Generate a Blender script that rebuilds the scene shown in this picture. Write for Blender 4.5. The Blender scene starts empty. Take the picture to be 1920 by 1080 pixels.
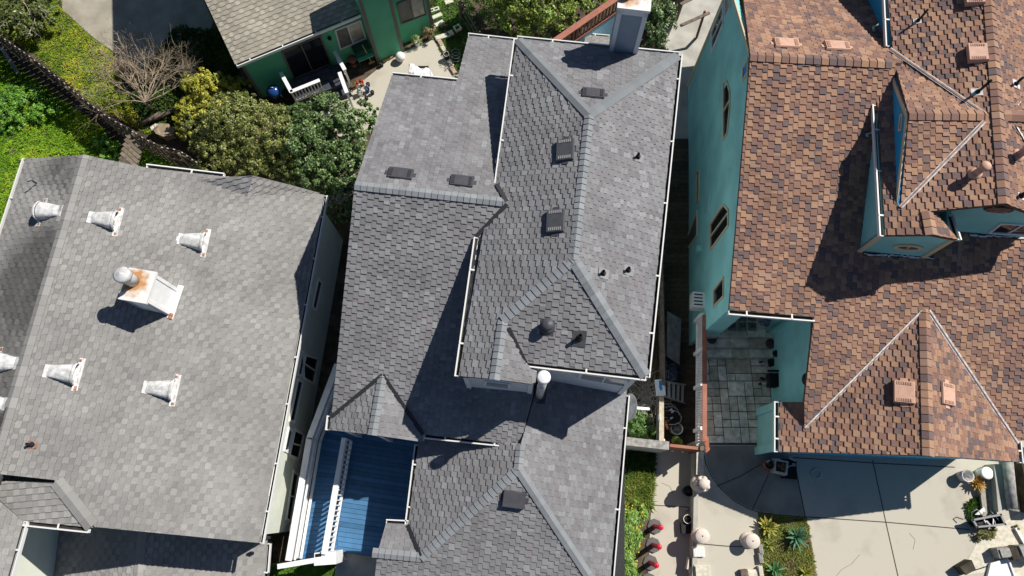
import bpy, bmesh, math, random
from mathutils import Vector, Matrix
random.seed(7)
C = bpy.context.scene.collection
V = Vector
# ------------------------------------------------------------------ camera model (drone, 26 m above the front path)
H = 26.0; F = 1290.0; TH = math.atan(405 / 1290.0)
_c, _s = math.cos(TH), math.sin(TH)
def ray(px, py):
    x = (px - 960) / F; y = -(py - 540) / F
    return V((x, y * _c + _s, y * _s - _c))
def P(px, py, z):
    d = ray(px, py); t = (z - H) / d.z
    return V((d.x * t, d.y * t, z))
def plane(a, b, c):
    n = (b - a).cross(c - a).normalized()
    if n.z < 0: n = -n
    return n, n.dot(a)
def hit(pl, px, py):
    d = ray(px, py); n, k = pl
    t = (k - n.z * H) / n.dot(d)
    return V((d.x * t, d.y * t, H + d.z * t))
def zat(pl, x, y):
    n, k = pl
    return (k - n.x * x - n.y * y) / n.z
def R(a): return math.radians(a)

# ------------------------------------------------------------------ materials
def newmat(name):
    m = bpy.data.materials.new(name); m.use_nodes = True
    nt = m.node_tree; b = nt.nodes['Principled BSDF']
    return m, nt, b
def mat(name, col, rough=.7, metal=0., noise=.0, nscale=6., bump=0., bscale=40., spec=.3, col2=None, detail=6, contrast=(.35, .65)):
    m, nt, b = newmat(name)
    b.inputs['Roughness'].default_value = rough; b.inputs['Metallic'].default_value = metal
    b.inputs['Specular IOR Level'].default_value = spec
    b.inputs['Base Color'].default_value = (*col, 1)
    if noise or col2:
        tc = nt.nodes.new('ShaderNodeTexCoord'); n = nt.nodes.new('ShaderNodeTexNoise')
        n.inputs['Scale'].default_value = nscale; n.inputs['Detail'].default_value = detail
        nt.links.new(tc.outputs['Object'], n.inputs['Vector'])
        r = nt.nodes.new('ShaderNodeValToRGB')
        r.color_ramp.elements[0].position = contrast[0]; r.color_ramp.elements[1].position = contrast[1]
        c2 = col2 if col2 else tuple(x * (1 + noise) for x in col)
        c1 = col if col2 else tuple(x * (1 - noise) for x in col)
        r.color_ramp.elements[0].color = (*c1, 1); r.color_ramp.elements[1].color = (*c2, 1)
        nt.links.new(n.outputs['Fac'], r.inputs['Fac']); nt.links.new(r.outputs['Color'], b.inputs['Base Color'])
    if bump:
        tc = nt.nodes.new('ShaderNodeTexCoord'); n = nt.nodes.new('ShaderNodeTexNoise')
        n.inputs['Scale'].default_value = bscale; n.inputs['Detail'].default_value = 4
        nt.links.new(tc.outputs['Object'], n.inputs['Vector'])
        bp = nt.nodes.new('ShaderNodeBump'); bp.inputs['Strength'].default_value = bump; bp.inputs['Distance'].default_value = .02
        nt.links.new(n.outputs['Fac'], bp.inputs['Height']); nt.links.new(bp.outputs['Normal'], b.inputs['Normal'])
    return m
def attr_mat(name, rough=.9, grain=.25, gscale=60., trans=0., spec=.2, blot=.0, bscale=.6):
    m, nt, b = newmat(name)
    a = nt.nodes.new('ShaderNodeAttribute'); a.attribute_name = 'Col'
    tc = nt.nodes.new('ShaderNodeTexCoord'); n = nt.nodes.new('ShaderNodeTexNoise')
    n.inputs['Scale'].default_value = gscale; n.inputs['Detail'].default_value = 3
    nt.links.new(tc.outputs['Object'], n.inputs['Vector'])
    mr = nt.nodes.new('ShaderNodeMapRange'); mr.inputs['From Min'].default_value = .25; mr.inputs['From Max'].default_value = .75
    mr.inputs['To Min'].default_value = 1 - grain; mr.inputs['To Max'].default_value = 1 + grain
    nt.links.new(n.outputs['Fac'], mr.inputs['Value'])
    vm = nt.nodes.new('ShaderNodeVectorMath'); vm.operation = 'SCALE'
    nt.links.new(a.outputs['Color'], vm.inputs[0]); nt.links.new(mr.outputs['Result'], vm.inputs['Scale'])
    out = vm.outputs['Vector']
    if blot:
        n2 = nt.nodes.new('ShaderNodeTexNoise'); n2.inputs['Scale'].default_value = bscale; n2.inputs['Detail'].default_value = 5
        nt.links.new(tc.outputs['Object'], n2.inputs['Vector'])
        m2 = nt.nodes.new('ShaderNodeMapRange'); m2.inputs['From Min'].default_value = .3; m2.inputs['From Max'].default_value = .7
        m2.inputs['To Min'].default_value = 1 - blot; m2.inputs['To Max'].default_value = 1 + blot
        nt.links.new(n2.outputs['Fac'], m2.inputs['Value'])
        v2 = nt.nodes.new('ShaderNodeVectorMath'); v2.operation = 'SCALE'
        nt.links.new(out, v2.inputs[0]); nt.links.new(m2.outputs['Result'], v2.inputs['Scale']); out = v2.outputs['Vector']
    nt.links.new(out, b.inputs['Base Color'])
    b.inputs['Roughness'].default_value = rough; b.inputs['Specular IOR Level'].default_value = spec
    if trans:
        tr = nt.nodes.new('ShaderNodeBsdfTranslucent'); nt.links.new(out, tr.inputs['Color'])
        mx = nt.nodes.new('ShaderNodeMixShader'); mx.inputs['Fac'].default_value = trans
        o = nt.nodes['Material Output']
        nt.links.new(b.outputs[0], mx.inputs[1]); nt.links.new(tr.outputs[0], mx.inputs[2]); nt.links.new(mx.outputs[0], o.inputs['Surface'])
    return m
def rust_mat(name, base, rust, cx, cy, r):
    """painted metal with a rust stain spreading round a flue (object space)"""
    m, nt, b = newmat(name)
    tc = nt.nodes.new('ShaderNodeTexCoord'); n = nt.nodes.new('ShaderNodeTexNoise')
    n.inputs['Scale'].default_value = 5; n.inputs['Detail'].default_value = 7
    nt.links.new(tc.outputs['Object'], n.inputs['Vector'])
    d = nt.nodes.new('ShaderNodeVectorMath'); d.operation = 'DISTANCE'
    cb = nt.nodes.new('ShaderNodeCombineXYZ'); cb.inputs[0].default_value = cx; cb.inputs[1].default_value = cy
    sp = nt.nodes.new('ShaderNodeSeparateXYZ'); nt.links.new(tc.outputs['Object'], sp.inputs[0])
    c2 = nt.nodes.new('ShaderNodeCombineXYZ'); nt.links.new(sp.outputs[0], c2.inputs[0]); nt.links.new(sp.outputs[1], c2.inputs[1])
    nt.links.new(c2.outputs[0], d.inputs[0]); nt.links.new(cb.outputs[0], d.inputs[1])
    mr = nt.nodes.new('ShaderNodeMapRange'); mr.inputs['From Min'].default_value = r * .4; mr.inputs['From Max'].default_value = r
    mr.inputs['To Min'].default_value = .62; mr.inputs['To Max'].default_value = 0
    nt.links.new(d.outputs['Value'], mr.inputs['Value'])
    mu = nt.nodes.new('ShaderNodeMath'); mu.operation = 'MULTIPLY_ADD'; mu.inputs[1].default_value = 1.1; 
    sb = nt.nodes.new('ShaderNodeMath'); sb.operation = 'SUBTRACT'; sb.inputs[1].default_value = .42
    nt.links.new(n.outputs['Fac'], mu.inputs[0]); nt.links.new(mr.outputs['Result'], mu.inputs[2]); nt.links.new(mu.outputs[0], sb.inputs[0])
    rp = nt.nodes.new('ShaderNodeValToRGB'); rp.color_ramp.elements[0].position = .18; rp.color_ramp.elements[0].color = (*base, 1)
    rp.color_ramp.elements[1].position = .62; rp.color_ramp.elements[1].color = (*rust, 1)
    nt.links.new(sb.outputs[0], rp.inputs['Fac']); nt.links.new(rp.outputs['Color'], b.inputs['Base Color'])
    b.inputs['Roughness'].default_value = .55
    return m
M = {}
M['shingle'] = attr_mat('asphalt_shingle', .92, .2, 45, blot=.12, bscale=.7)
M['old_shingle'] = attr_mat('aged_shingle', .92, .2, 40, blot=.16, bscale=.6)
M['cap'] = attr_mat('ridge_cap_shingle', .9, .14, 60, blot=.06)
M['leaf'] = attr_mat('leaf', .42, .1, 8, trans=.22, spec=.5)
M['grass'] = attr_mat('grass_blade', .7, .1, 8, trans=.2)
M['slate_stone'] = attr_mat('patio_stone', .75, .35, 5, blot=.2, bscale=1.5)
M['board'] = attr_mat('weathered_board', .85, .3, 9)
M['white'] = mat('white_paint', (.78, .78, .77), .5, noise=.06, nscale=3)
M['gutter'] = mat('white_gutter_paint', (.68, .68, .66), .45)
M['trough'] = mat('gutter_trough_shade_grime', (.03, .028, .026), .9, noise=.3)  # dark trough floor: debris, plus the channel's shade painted into the colour
M['deckroof'] = mat('roof_underlay', (.05, .05, .05), .9)
M['graywall'] = mat('grey_siding_paint', (.56, .60, .635), .65, noise=.04, nscale=2)
M['bluegray'] = mat('blue_grey_siding_paint', (.27, .32, .38), .65, noise=.05, nscale=2)
M['trim'] = mat('pale_trim_paint', (.66, .69, .72), .55)
M['cream'] = mat('cream_wall_paint', (.64, .67, .58), .65, noise=.05, nscale=1.5)
M['creamtrim'] = mat('cream_trim_paint', (.82, .81, .76), .55)
M['teal'] = mat('teal_stucco', (.27, .62, .60), .85, noise=.12, nscale=.9, detail=9, bump=.3, bscale=60)
M['teallite'] = mat('teal_painted_wood', (.30, .62, .58), .6, noise=.05, nscale=2)
M['bluefascia'] = mat('blue_fascia_paint', (.03, .33, .58), .5)
M['tan'] = mat('tan_trim_paint', (.60, .50, .34), .6)
M['green'] = mat('green_siding_paint', (.10, .42, .24), .65, noise=.06, nscale=1.5)
M['greentrim'] = mat('brown_grey_trim', (.14, .12, .11), .6)
M['glass'] = mat('window_glass', (.012, .016, .02), .06, spec=.5)
M['paleglass'] = mat('curtained_window', (.36, .34, .29), .12, noise=.2, nscale=3, spec=.5)
M['midglass'] = mat('window_screen', (.10, .10, .095), .35, noise=.2, nscale=5)
M['darkmetal'] = mat('dark_metal', (.045, .045, .05), .5, .3)
M['ventgray'] = mat('grey_vent_metal', (.065, .065, .075), .5, noise=.1)
M['ventlou'] = mat('vent_louvre', (.3, .3, .3), .5)
M['black'] = mat('black_rubber', (.012, .012, .013), .6)
M['galv'] = mat('galvanised_metal', (.50, .50, .50), .6, .1, noise=.2, nscale=5)
M['whitevent'] = mat('whitewashed_metal', (.58, .58, .57), .55, noise=.22, nscale=7)
M['rust'] = mat('rust_patch', (.30, .14, .09), .8, noise=.5, nscale=12)
M['pinkvent'] = mat('tan_vent_metal', (.56, .34, .25), .5, noise=.08)
M['flash'] = mat('bright_flashing', (.68, .66, .64), .4, .2, noise=.3, nscale=8)
M['copper'] = mat('worn_brown_flashing', (.36, .22, .16), .5, .2, noise=.4, nscale=5)
M['patch'] = mat('grey_flashing_patch', (.25, .25, .255), .85, noise=.12, nscale=20)
M['concrete'] = mat('old_concrete', (.36, .33, .27), .85, nscale=.9, col2=(.475, .44, .365), contrast=(.25, .46), bump=.15, bscale=25, detail=12)
M['concrete2'] = mat('grey_concrete', (.40, .385, .34), .85, noise=.16, nscale=1.7, bump=.1, bscale=30, detail=9)
M['yard_concrete'] = mat('dull_yard_concrete', (.26, .235, .185), .9, nscale=1.2, col2=(.38, .35, .285), bump=.2, bscale=20, detail=10)
M['joint'] = mat('control_joint', (.07, .062, .055), .9)
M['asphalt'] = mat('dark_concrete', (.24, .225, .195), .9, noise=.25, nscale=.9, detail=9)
M['soil'] = mat('soil', (.085, .065, .042), .95, noise=.4, nscale=2.5, bump=.6, bscale=8)
M['earthgrass'] = mat('thin_lawn_soil', (.22, .19, .085), .95, noise=.4, nscale=3.5, bump=.6, bscale=9)
M['deckblue'] = mat('blue_deck_paint', (.06, .2, .42), .6, noise=.14, nscale=2.5, detail=8)
M['redwood'] = mat('redwood_paint', (.33, .13, .085), .6, noise=.12, nscale=4)
M['fencewood'] = mat('weathered_fence_wood', (.155, .125, .095), .9, noise=.35, nscale=6)
M['darkwood'] = mat('damp_dark_wood', (.06, .05, .035), .9, noise=.4, nscale=3)
M['bark'] = mat('grey_bark', (.26, .21, .155), .9, noise=.3, nscale=9)
M['bluewall'] = mat('sky_blue_board_paint', (.32, .55, .68), .6, noise=.06)
M['terracotta'] = mat('terracotta', (.36, .13, .07), .8, noise=.2)
M['pinkstone'] = mat('pale_pink_cast_stone', (.62, .54, .47), .75, noise=.1, nscale=8)
M['redplastic'] = mat('red_gloss_paint', (.62, .02, .05), .35)
M['slategray'] = mat('grey_rubber_base', (.115, .11, .11), .85, noise=.12)
M['blueplastic'] = mat('blue_plastic', (.012, .055, .2), .18, spec=.6)
M['brightblue'] = mat('bright_blue_plastic', (.03, .25, .62), .4)
M['alu'] = mat('aluminium', (.60, .61, .62), .35, .6)
M['fabric'] = mat('black_fabric', (.012, .013, .016), .95)
M['cloth'] = mat('white_cloth', (.8, .8, .8), .9)
M['greenplastic'] = mat('dark_green_paint', (.01, .08, .045), .35)
M['yellow'] = mat('straw_wood', (.5, .36, .16), .8)
M['beigebeam'] = mat('beige_timber', (.48, .42, .32), .8, noise=.15)
M['brick'] = mat('pinkish_brick', (.45, .33, .26), .85, noise=.25, nscale=12)
M['paleblock'] = mat('pale_block', (.58, .54, .44), .85, noise=.15, nscale=8)
M['stone'] = mat('grey_stone', (.30, .29, .27), .9, noise=.3, nscale=7)
M['greywood'] = mat('grey_plywood', (.17, .175, .175), .85, noise=.25, nscale=4)

# ------------------------------------------------------------------ mesh builder
ORG = {}
class MB:
    def __init__(s): s.v = []; s.f = []; s.c = []; s.smooth = []
    def poly(s, pts, col=None, smooth=False):
        i = len(s.v); s.v.extend([tuple(p) for p in pts]); s.f.append(tuple(range(i, i + len(pts))))
        s.c.append(col); s.smooth.append(smooth)
    def faces(s, verts, faces, col=None, smooth=False):
        i = len(s.v); s.v.extend([tuple(p) for p in verts])
        for f in faces: s.f.append(tuple(j + i for j in f)); s.c.append(col); s.smooth.append(smooth)
    def obox(s, c, ax, ay, az, hx, hy, hz, col=None):
        c = V(c); ax, ay, az = V(ax).normalized(), V(ay).normalized(), V(az).normalized()
        vs = [c + ax * (hx * i) + ay * (hy * j) + az * (hz * k) for k in (-1, 1) for j in (-1, 1) for i in (-1, 1)]
        s.faces(vs, [(0, 2, 3, 1), (4, 5, 7, 6), (0, 1, 5, 4), (2, 6, 7, 3), (0, 4, 6, 2), (1, 3, 7, 5)], col)
    def box(s, c, hx, hy, hz, ang=0, col=None):
        a = V((math.cos(ang), math.sin(ang), 0)); s.obox(c, a, V((-a.y, a.x, 0)), V((0, 0, 1)), hx, hy, hz, col)
    def bar(s, a, b, w, h, up=V((0, 0, 1)), col=None, ext=0):
        a, b = V(a), V(b); d = (b - a); L = d.length
        if L < 1e-6: return
        d.normalize(); sd = d.cross(up)
        if sd.length < 1e-4: sd = d.cross(V((1, 0, 0)))
        sd.normalize(); u = sd.cross(d)
        s.obox((a + b) / 2, d, sd, u, L / 2 + ext, w / 2, h / 2, col)
    def tube(s, pts, rad, n=8, col=None, caps=True, smooth=True):
        pts = [V(p) for p in pts]
        if not isinstance(rad, (list, tuple)): rad = [rad] * len(pts)
        rings = []; i0 = len(s.v)
        for k, p in enumerate(pts):
            d = (pts[min(k + 1, len(pts) - 1)] - pts[max(k - 1, 0)]).normalized()
            x = d.cross(V((0, 0, 1)))
            if x.length < .05: x = d.cross(V((0, 1, 0)))
            x.normalize(); y = d.cross(x)
            for j in range(n):
                t = 2 * math.pi * j / n
                s.v.append(tuple(p + (x * math.cos(t) + y * math.sin(t)) * rad[k]))
        for k in range(len(pts) - 1):
            for j in range(n):
                a = i0 + k * n + j; b = i0 + k * n + (j + 1) % n
                s.f.append((a, b, b + n, a + n)); s.c.append(col); s.smooth.append(smooth)
        if caps:
            s.f.append(tuple(i0 + j for j in range(n))[::-1]); s.c.append(col); s.smooth.append(False)
            s.f.append(tuple(i0 + (len(pts) - 1) * n + j for j in range(n))); s.c.append(col); s.smooth.append(False)
    def lathe(s, c, prof, n=20, col=None, axis=V((0, 0, 1)), smooth=True, ends=True):
        """prof: list of (radius, height) from c along axis"""
        c = V(c); ax = V(axis).normalized(); x = ax.cross(V((0, 1, 0)))
        if x.length < .05: x = ax.cross(V((1, 0, 0)))
        x.normalize(); y = ax.cross(x); i0 = len(s.v)
        for r, h in prof:
            for j in range(n):
                t = 2 * math.pi * j / n
                s.v.append(tuple(c + ax * h + (x * math.cos(t) + y * math.sin(t)) * r))
        for k in range(len(prof) - 1):
            for j in range(n):
                a = i0 + k * n + j; b = i0 + k * n + (j + 1) % n
                s.f.append((a, b, b + n, a + n)); s.c.append(col); s.smooth.append(smooth)
        for k, rev in ((0, True), (len(prof) - 1, False)):
            if ends and prof[k][0] > 1e-4:
                f = [i0 + k * n + j for j in range(n)]
                s.f.append(tuple(f[::-1] if rev else f)); s.c.append(col); s.smooth.append(False)
    def prism(s, pts, z0, z1=None, col=None):
        """vertical prism; pts 3-D (top); bottom at z0"""
        top = [V(p) for p in pts]; bot = [V((p.x, p.y, z0)) for p in top]
        s.poly(top, col); s.poly(bot[::-1], col)
        n = len(top)
        for i in range(n):
            j = (i + 1) % n; s.poly([top[i], bot[i], bot[j], top[j]], col)
    def slab(s, pts, vec, col=None):
        """polygon extruded by vec"""
        top = [V(p) for p in pts]; bot = [p + vec for p in top]
        s.poly(top, col); s.poly(bot[::-1], col); n = len(top)
        for i in range(n):
            j = (i + 1) % n; s.poly([top[i], bot[i], bot[j], top[j]], col)
    def build(s, name, m, parent=None, smooth=None):
        me = bpy.data.meshes.new(name)
        o0 = V((0, 0, 0))
        if parent is not None: o0 = ORG[parent.name]
        me.from_pydata([(x - o0.x, y - o0.y, z - o0.z) for x, y, z in s.v], [], s.f)
        if any(c is not None for c in s.c):
            at = me.attributes.new('Col', 'FLOAT_COLOR', 'FACE'); buf = []
            for c in s.c: buf.extend((*(c if c is not None else (.2, .2, .2)), 1.0))
            at.data.foreach_set('color', buf)
        me.polygons.foreach_set('use_smooth', s.smooth)
        me.materials.append(M[m] if isinstance(m, str) else m)
        me.update()
        o = bpy.data.objects.new(name, me); C.objects.link(o)
        if parent is not None: o.parent = parent
        ORG[o.name] = o0
        return o
def fixn(o):
    bm = bmesh.new(); bm.from_mesh(o.data); bmesh.ops.recalc_face_normals(bm, faces=bm.faces); bm.to_mesh(o.data); bm.free()
def tag(o, label, cat, group=None, kind=None):
    o['label'] = label; o['category'] = cat
    if group: o['group'] = group
    if kind: o['kind'] = kind
    return o
def thing(name, label, cat, loc, group=None):
    o = bpy.data.objects.new(name, None); C.objects.link(o); o.location = loc; o.empty_display_size = .3
    ORG[o.name] = V(loc)
    return tag(o, label, cat, group)
def struct(name, mb, m):
    o = mb.build(name, m); o['kind'] = 'structure'; return o
def solo(name, mb, m, label, cat, loc, group=None):
    """a thing that is one mesh, origin at its base"""
    o = mb.build(name, m); o.data.transform(Matrix.Translation(-V(loc))); o.location = loc
    ORG[o.name] = V(loc)
    return tag(o, label, cat, group)

# ------------------------------------------------------------------ roofing
def clip(poly, axis, val, keep_gt):
    out = []; n = len(poly)
    for i in range(n):
        a = poly[i]; b = poly[(i + 1) % n]
        da = (a[axis] - val) * (1 if keep_gt else -1); db = (b[axis] - val) * (1 if keep_gt else -1)
        if da >= 0: out.append(a)
        if (da >= 0) != (db >= 0):
            t = da / (da - db); out.append((a[0] + (b[0] - a[0]) * t, a[1] + (b[1] - a[1]) * t))
    return out
def area2(p):
    return abs(sum(p[i][0] * p[(i + 1) % len(p)][1] - p[(i + 1) % len(p)][0] * p[i][1] for i in range(len(p)))) / 2
PAL = {
 'gray': [((.218, .22, .228), 3), ((.202, .20, .208), 4), ((.185, .183, .19), 3), ((.20, .19, .196), 2), ((.248, .252, .262), 1.1), ((.168, .166, .173), 1.4)],
 'brown': [((.36, .215, .142), 3.2), ((.295, .17, .118), 3.4), ((.215, .128, .104), 3.6), ((.15, .109, .105), 2.2), ((.255, .15, .113), 3), ((.325, .207, .152), 1.3)],
 'pale': [((.272, .265, .255), 4), ((.258, .251, .241), 4), ((.24, .233, .225), 2.8), ((.288, .28, .27), 1.8)],
 'khaki': [((.325, .30, .25), 4), ((.305, .28, .232), 4), ((.28, .258, .212), 2.5), ((.345, .318, .265), 1.5)],
}
def pick(pal):
    t = PAL[pal]; r = random.random() * sum(w for _, w in t)
    for c, w in t:
        r -= w
        if r <= 0: break
    k = random.uniform(.94, 1.06)
    return tuple(x * k for x in c)
def slope(parent, px, pl, pal, ex=.116, w=(.145, .215), drop=.5, th=.026, m='shingle', name='roof_slope', stain=None, extra3d=None, shift=.07):
    """one roof plane: solid deck plus shingle tabs laid in courses, clipped to the plane's outline"""
    n = pl[0]
    pts = [hit(pl, *p) for p in px]
    dn = V((n.x, n.y, 0)); dn = (dn - n * dn.dot(n)).normalized()       # downhill in the plane
    up = -dn; e = up.cross(n).normalized(); o = pts[0]
    p2 = [((p - o).dot(e), (p - o).dot(up)) for p in pts]
    to3 = lambda u, v, h: o + e * u + up * v + n * h
    mb = MB()
    base = [p for p in pts]
    # deck
    dcol = tuple(x * .35 for x in PAL[pal][0][0])
    mb.slab([p - n * .004 for p in base], n * -.11, dcol)
    vmin = min(p[1] for p in p2); vmax = max(p[1] for p in p2)
    umin, umax = min(p[0] for p in p2), max(p[0] for p in p2)
    def tab(q, h, col):
        qq = []
        for a in q:
            if not qq or abs(a[0] - qq[-1][0]) + abs(a[1] - qq[-1][1]) > 1e-5: qq.append(a)
        if len(qq) > 1 and abs(qq[0][0] - qq[-1][0]) + abs(qq[0][1] - qq[-1][1]) < 1e-5: qq.pop()
        if len(qq) < 3 or area2(qq) < 2e-4: return
        top = [to3(a[0], a[1], h(a[1])) for a in qq]
        if stain: col = stain(top[0], col)
        nrm = sum(((top[i].cross(top[(i + 1) % len(top)])) for i in range(len(top))), V((0, 0, 0)))
        if nrm.dot(n) < 0: top.reverse(); qq.reverse()
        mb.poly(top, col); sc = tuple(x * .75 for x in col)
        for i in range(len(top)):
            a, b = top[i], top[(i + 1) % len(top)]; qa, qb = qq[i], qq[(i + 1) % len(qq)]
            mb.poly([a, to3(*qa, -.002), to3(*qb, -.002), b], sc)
    if m == 'shingle':
        # laminated tabs: thick butts every second course, stepping from column to column
        u = umin - random.random() * .1; step = random.uniform(0, 2 * ex)
        while u < umax:
            wd = random.uniform(*w); colm = clip(clip(p2, 0, u, True), 0, u + wd, False)
            if len(colm) >= 3:
                lo, hi = min(p[1] for p in colm), max(p[1] for p in colm); a = vmin + (step % (2 * ex)) - 2 * ex - (lo - vmin) * 0
                while a < hi:
                    if a + 2 * ex > lo:
                        c1 = pick(pal); c2 = c1 if random.random() < .7 else pick(pal)
                        t0 = th * random.uniform(.9, 1.15); t1 = t0 * .5
                        q = clip(clip(colm, 1, a, True), 1, a + ex, False)
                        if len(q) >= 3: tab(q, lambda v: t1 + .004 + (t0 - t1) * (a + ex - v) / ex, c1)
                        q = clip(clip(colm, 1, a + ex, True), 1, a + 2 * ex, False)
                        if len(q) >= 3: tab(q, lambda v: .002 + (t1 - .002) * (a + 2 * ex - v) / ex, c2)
                    a += 2 * ex
            u += wd; step -= ex * random.choice((.8, 1.1, 1.2, 1.3, 1.3, 1.45, .65))
        return mb.build(name, m, parent)
    k = 0; v0 = vmin
    joints = [umin - .4]; drift = 0.
    while joints[-1] < umax + .6: joints.append(joints[-1] + random.uniform(*w))
    while v0 < vmax:
        row = clip(clip(p2, 1, v0 - drop * ex, True), 1, v0 + ex, False)
        if len(row) >= 3:
            drift += random.uniform(-.02, .03); r0, r1 = min(p[0] for p in row), max(p[0] for p in row)
            jj = [x + (drift % (joints[2] - joints[0])) - .2 + random.uniform(-.012, .012) for x in joints]
            for ji in range(len(jj) - 1):
                u, wd = jj[ji], jj[ji + 1] - jj[ji]; long = ((ji + k) % 2 == 0)
                if u > r1 or u + wd < r0: continue
                vb = v0 - (drop * ex if long else 0); vt = v0 + ex
                q = clip(clip(clip(row, 0, u, True), 0, u + wd, False), 1, vb, True)
                t1 = th * (1.45 if long else 1.0); f = 1.06 if long else .9
                if len(q) >= 3: tab(q, lambda v: .002 + t1 * (vt - v) / (vt - vb), tuple(x * f for x in pick(pal)))
        v0 += ex; k += 1
    return mb.build(name, m, parent)
def caps(parent, a, b, n1, n2, pal=None, w=.135, ex=.2, th=.03, lift=.034, cols=((.235, .25, .265), (.205, .217, .23), (.22, .232, .245)), name='ridge_cap'):
    """hip or ridge cap shingles lapped from a up to b"""
    t = (b - a); L = t.length; t.normalize()
    def wing(n):
        d = n.cross(t).normalized()
        return d
    w1, w2 = wing(n1), wing(n2)
    m = (n1 + n2).normalized()
    # wings must diverge: pick the sides that go down/outward
    if w1.dot(n2) > 0: w1 = -w1
    if w2.dot(n1) > 0: w2 = -w2
    if w1.dot(w2) > 0.3: w2 = -w2
    mb = MB(); s = -.02; k = 0
    while s < L - .03:
        l = min(ex * 1.25, L - s)
        h0, h1 = lift + th, lift + .002
        if pal: col = pick(pal)
        else:
            col = random.choice(cols); kx = random.uniform(.94, 1.06); col = tuple(x * kx for x in col)
        pa, pb = a + t * s, a + t * (s + l)
        A = [pa + w1 * w + n1 * h0, pa + m * (h0 + .012), pa + w2 * w + n2 * h0]
        B = [pb + w1 * w + n1 * h1, pb + m * (h1 + .012), pb + w2 * w + n2 * h1]
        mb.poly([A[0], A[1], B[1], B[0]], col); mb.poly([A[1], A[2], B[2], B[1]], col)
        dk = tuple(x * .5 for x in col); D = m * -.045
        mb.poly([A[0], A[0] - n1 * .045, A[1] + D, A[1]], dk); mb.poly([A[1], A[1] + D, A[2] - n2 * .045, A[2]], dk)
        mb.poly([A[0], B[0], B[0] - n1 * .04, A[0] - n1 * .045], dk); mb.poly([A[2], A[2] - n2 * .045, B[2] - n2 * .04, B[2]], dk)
        s += ex; k += 1
    return mb.build(name, 'cap', parent)
def gutter(parent, a, b, outward, w=.085, straps=1.9, trough=True):
    a, b, o = V(a), V(b), V(outward); o.z = 0; o.normalize(); up = V((0, 0, 1))
    L = (b - a).length; d = (b - a).normalized(); mid = (a + b) / 2
    mb = MB()
    mb.obox(mid + o * (w + .02) + up * -.05, d, o, up, L / 2 + .02, .02, .065)      # outer lip
    mb.obox(mid + o * (w / 2) + up * -.108, d, o, up, L / 2 + .02, w / 2 + .018, .006)
    for q in (a, b): mb.obox(q + o * (w / 2) + up * -.06, d, o, up, .012, w / 2, .05)
    g = mb.build('gutter', 'gutter', parent)
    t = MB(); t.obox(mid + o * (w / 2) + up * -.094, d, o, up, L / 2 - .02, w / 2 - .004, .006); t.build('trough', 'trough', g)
    if straps:
        n = max(1, int(L / straps))
        for i in range(n):
            q = a + d * (L * (i + .5 + random.uniform(-.1, .1)) / n)
            s = MB(); s.obox(q + o * (w / 2) + up * .018, d, o, up, .025, w / 2 + .035, .006); s.build('strap', 'gutter', g)
    return g
def strip(parent, name, a, b, n, w, m, lift=.03, t=.012):
    mb = MB(); a, b = V(a) + n * lift, V(b) + n * lift; mb.bar(a, b, w, t, up=n); return mb.build(name, m, parent)
def wallbox(parent, a, b, z0, z1, m, thick=.15, name='wall', zb=None):
    """vertical wall along a->b (outer face on the line, thickness to the left of a->b); zb = top height at b"""
    a, b = V((a[0], a[1], 0)), V((b[0], b[1], 0)); d = (b - a).normalized(); nl = V((-d.y, d.x, 0)) * thick
    zb = z1 if zb is None else zb
    top = [V((a.x, a.y, z1)), V((b.x, b.y, zb)), V((b.x + nl.x, b.y + nl.y, zb)), V((a.x + nl.x, a.y + nl.y, z1))]
    mb = MB(); mb.prism(top, z0); return mb.build(name, m, parent)
def vplane(a, b):
    """vertical plane through a,b; normal to the right of a->b (the outer side of a wallbox)"""
    d = V((b[0] - a[0], b[1] - a[1], 0)).normalized(); n = V((d.y, -d.x, 0))
    return n, n.dot(V((a[0], a[1], 0)))
def inset(poly, d):
    """inset a convex 2-D polygon by d"""
    n = len(poly); s = 1 if sum(poly[i][0] * poly[(i + 1) % n][1] - poly[(i + 1) % n][0] * poly[i][1] for i in range(n)) > 0 else -1
    lines = []
    for i in range(n):
        (x0, y0), (x1, y1) = poly[i], poly[(i + 1) % n]; L = math.hypot(x1 - x0, y1 - y0) or 1e-6
        nx, ny = -(y1 - y0) / L * s, (x1 - x0) / L * s
        lines.append((nx, ny, nx * x0 + ny * y0 + d))
    out = []
    for i in range(n):
        a, b = lines[i - 1], lines[i]; det = a[0] * b[1] - a[1] * b[0]
        if abs(det) < 1e-6: out.append((poly[i][0] + b[0] * d, poly[i][1] + b[1] * d)); continue
        out.append(((a[2] * b[1] - a[1] * b[2]) / det, (a[0] * b[2] - a[2] * b[0]) / det))
    return out
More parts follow.
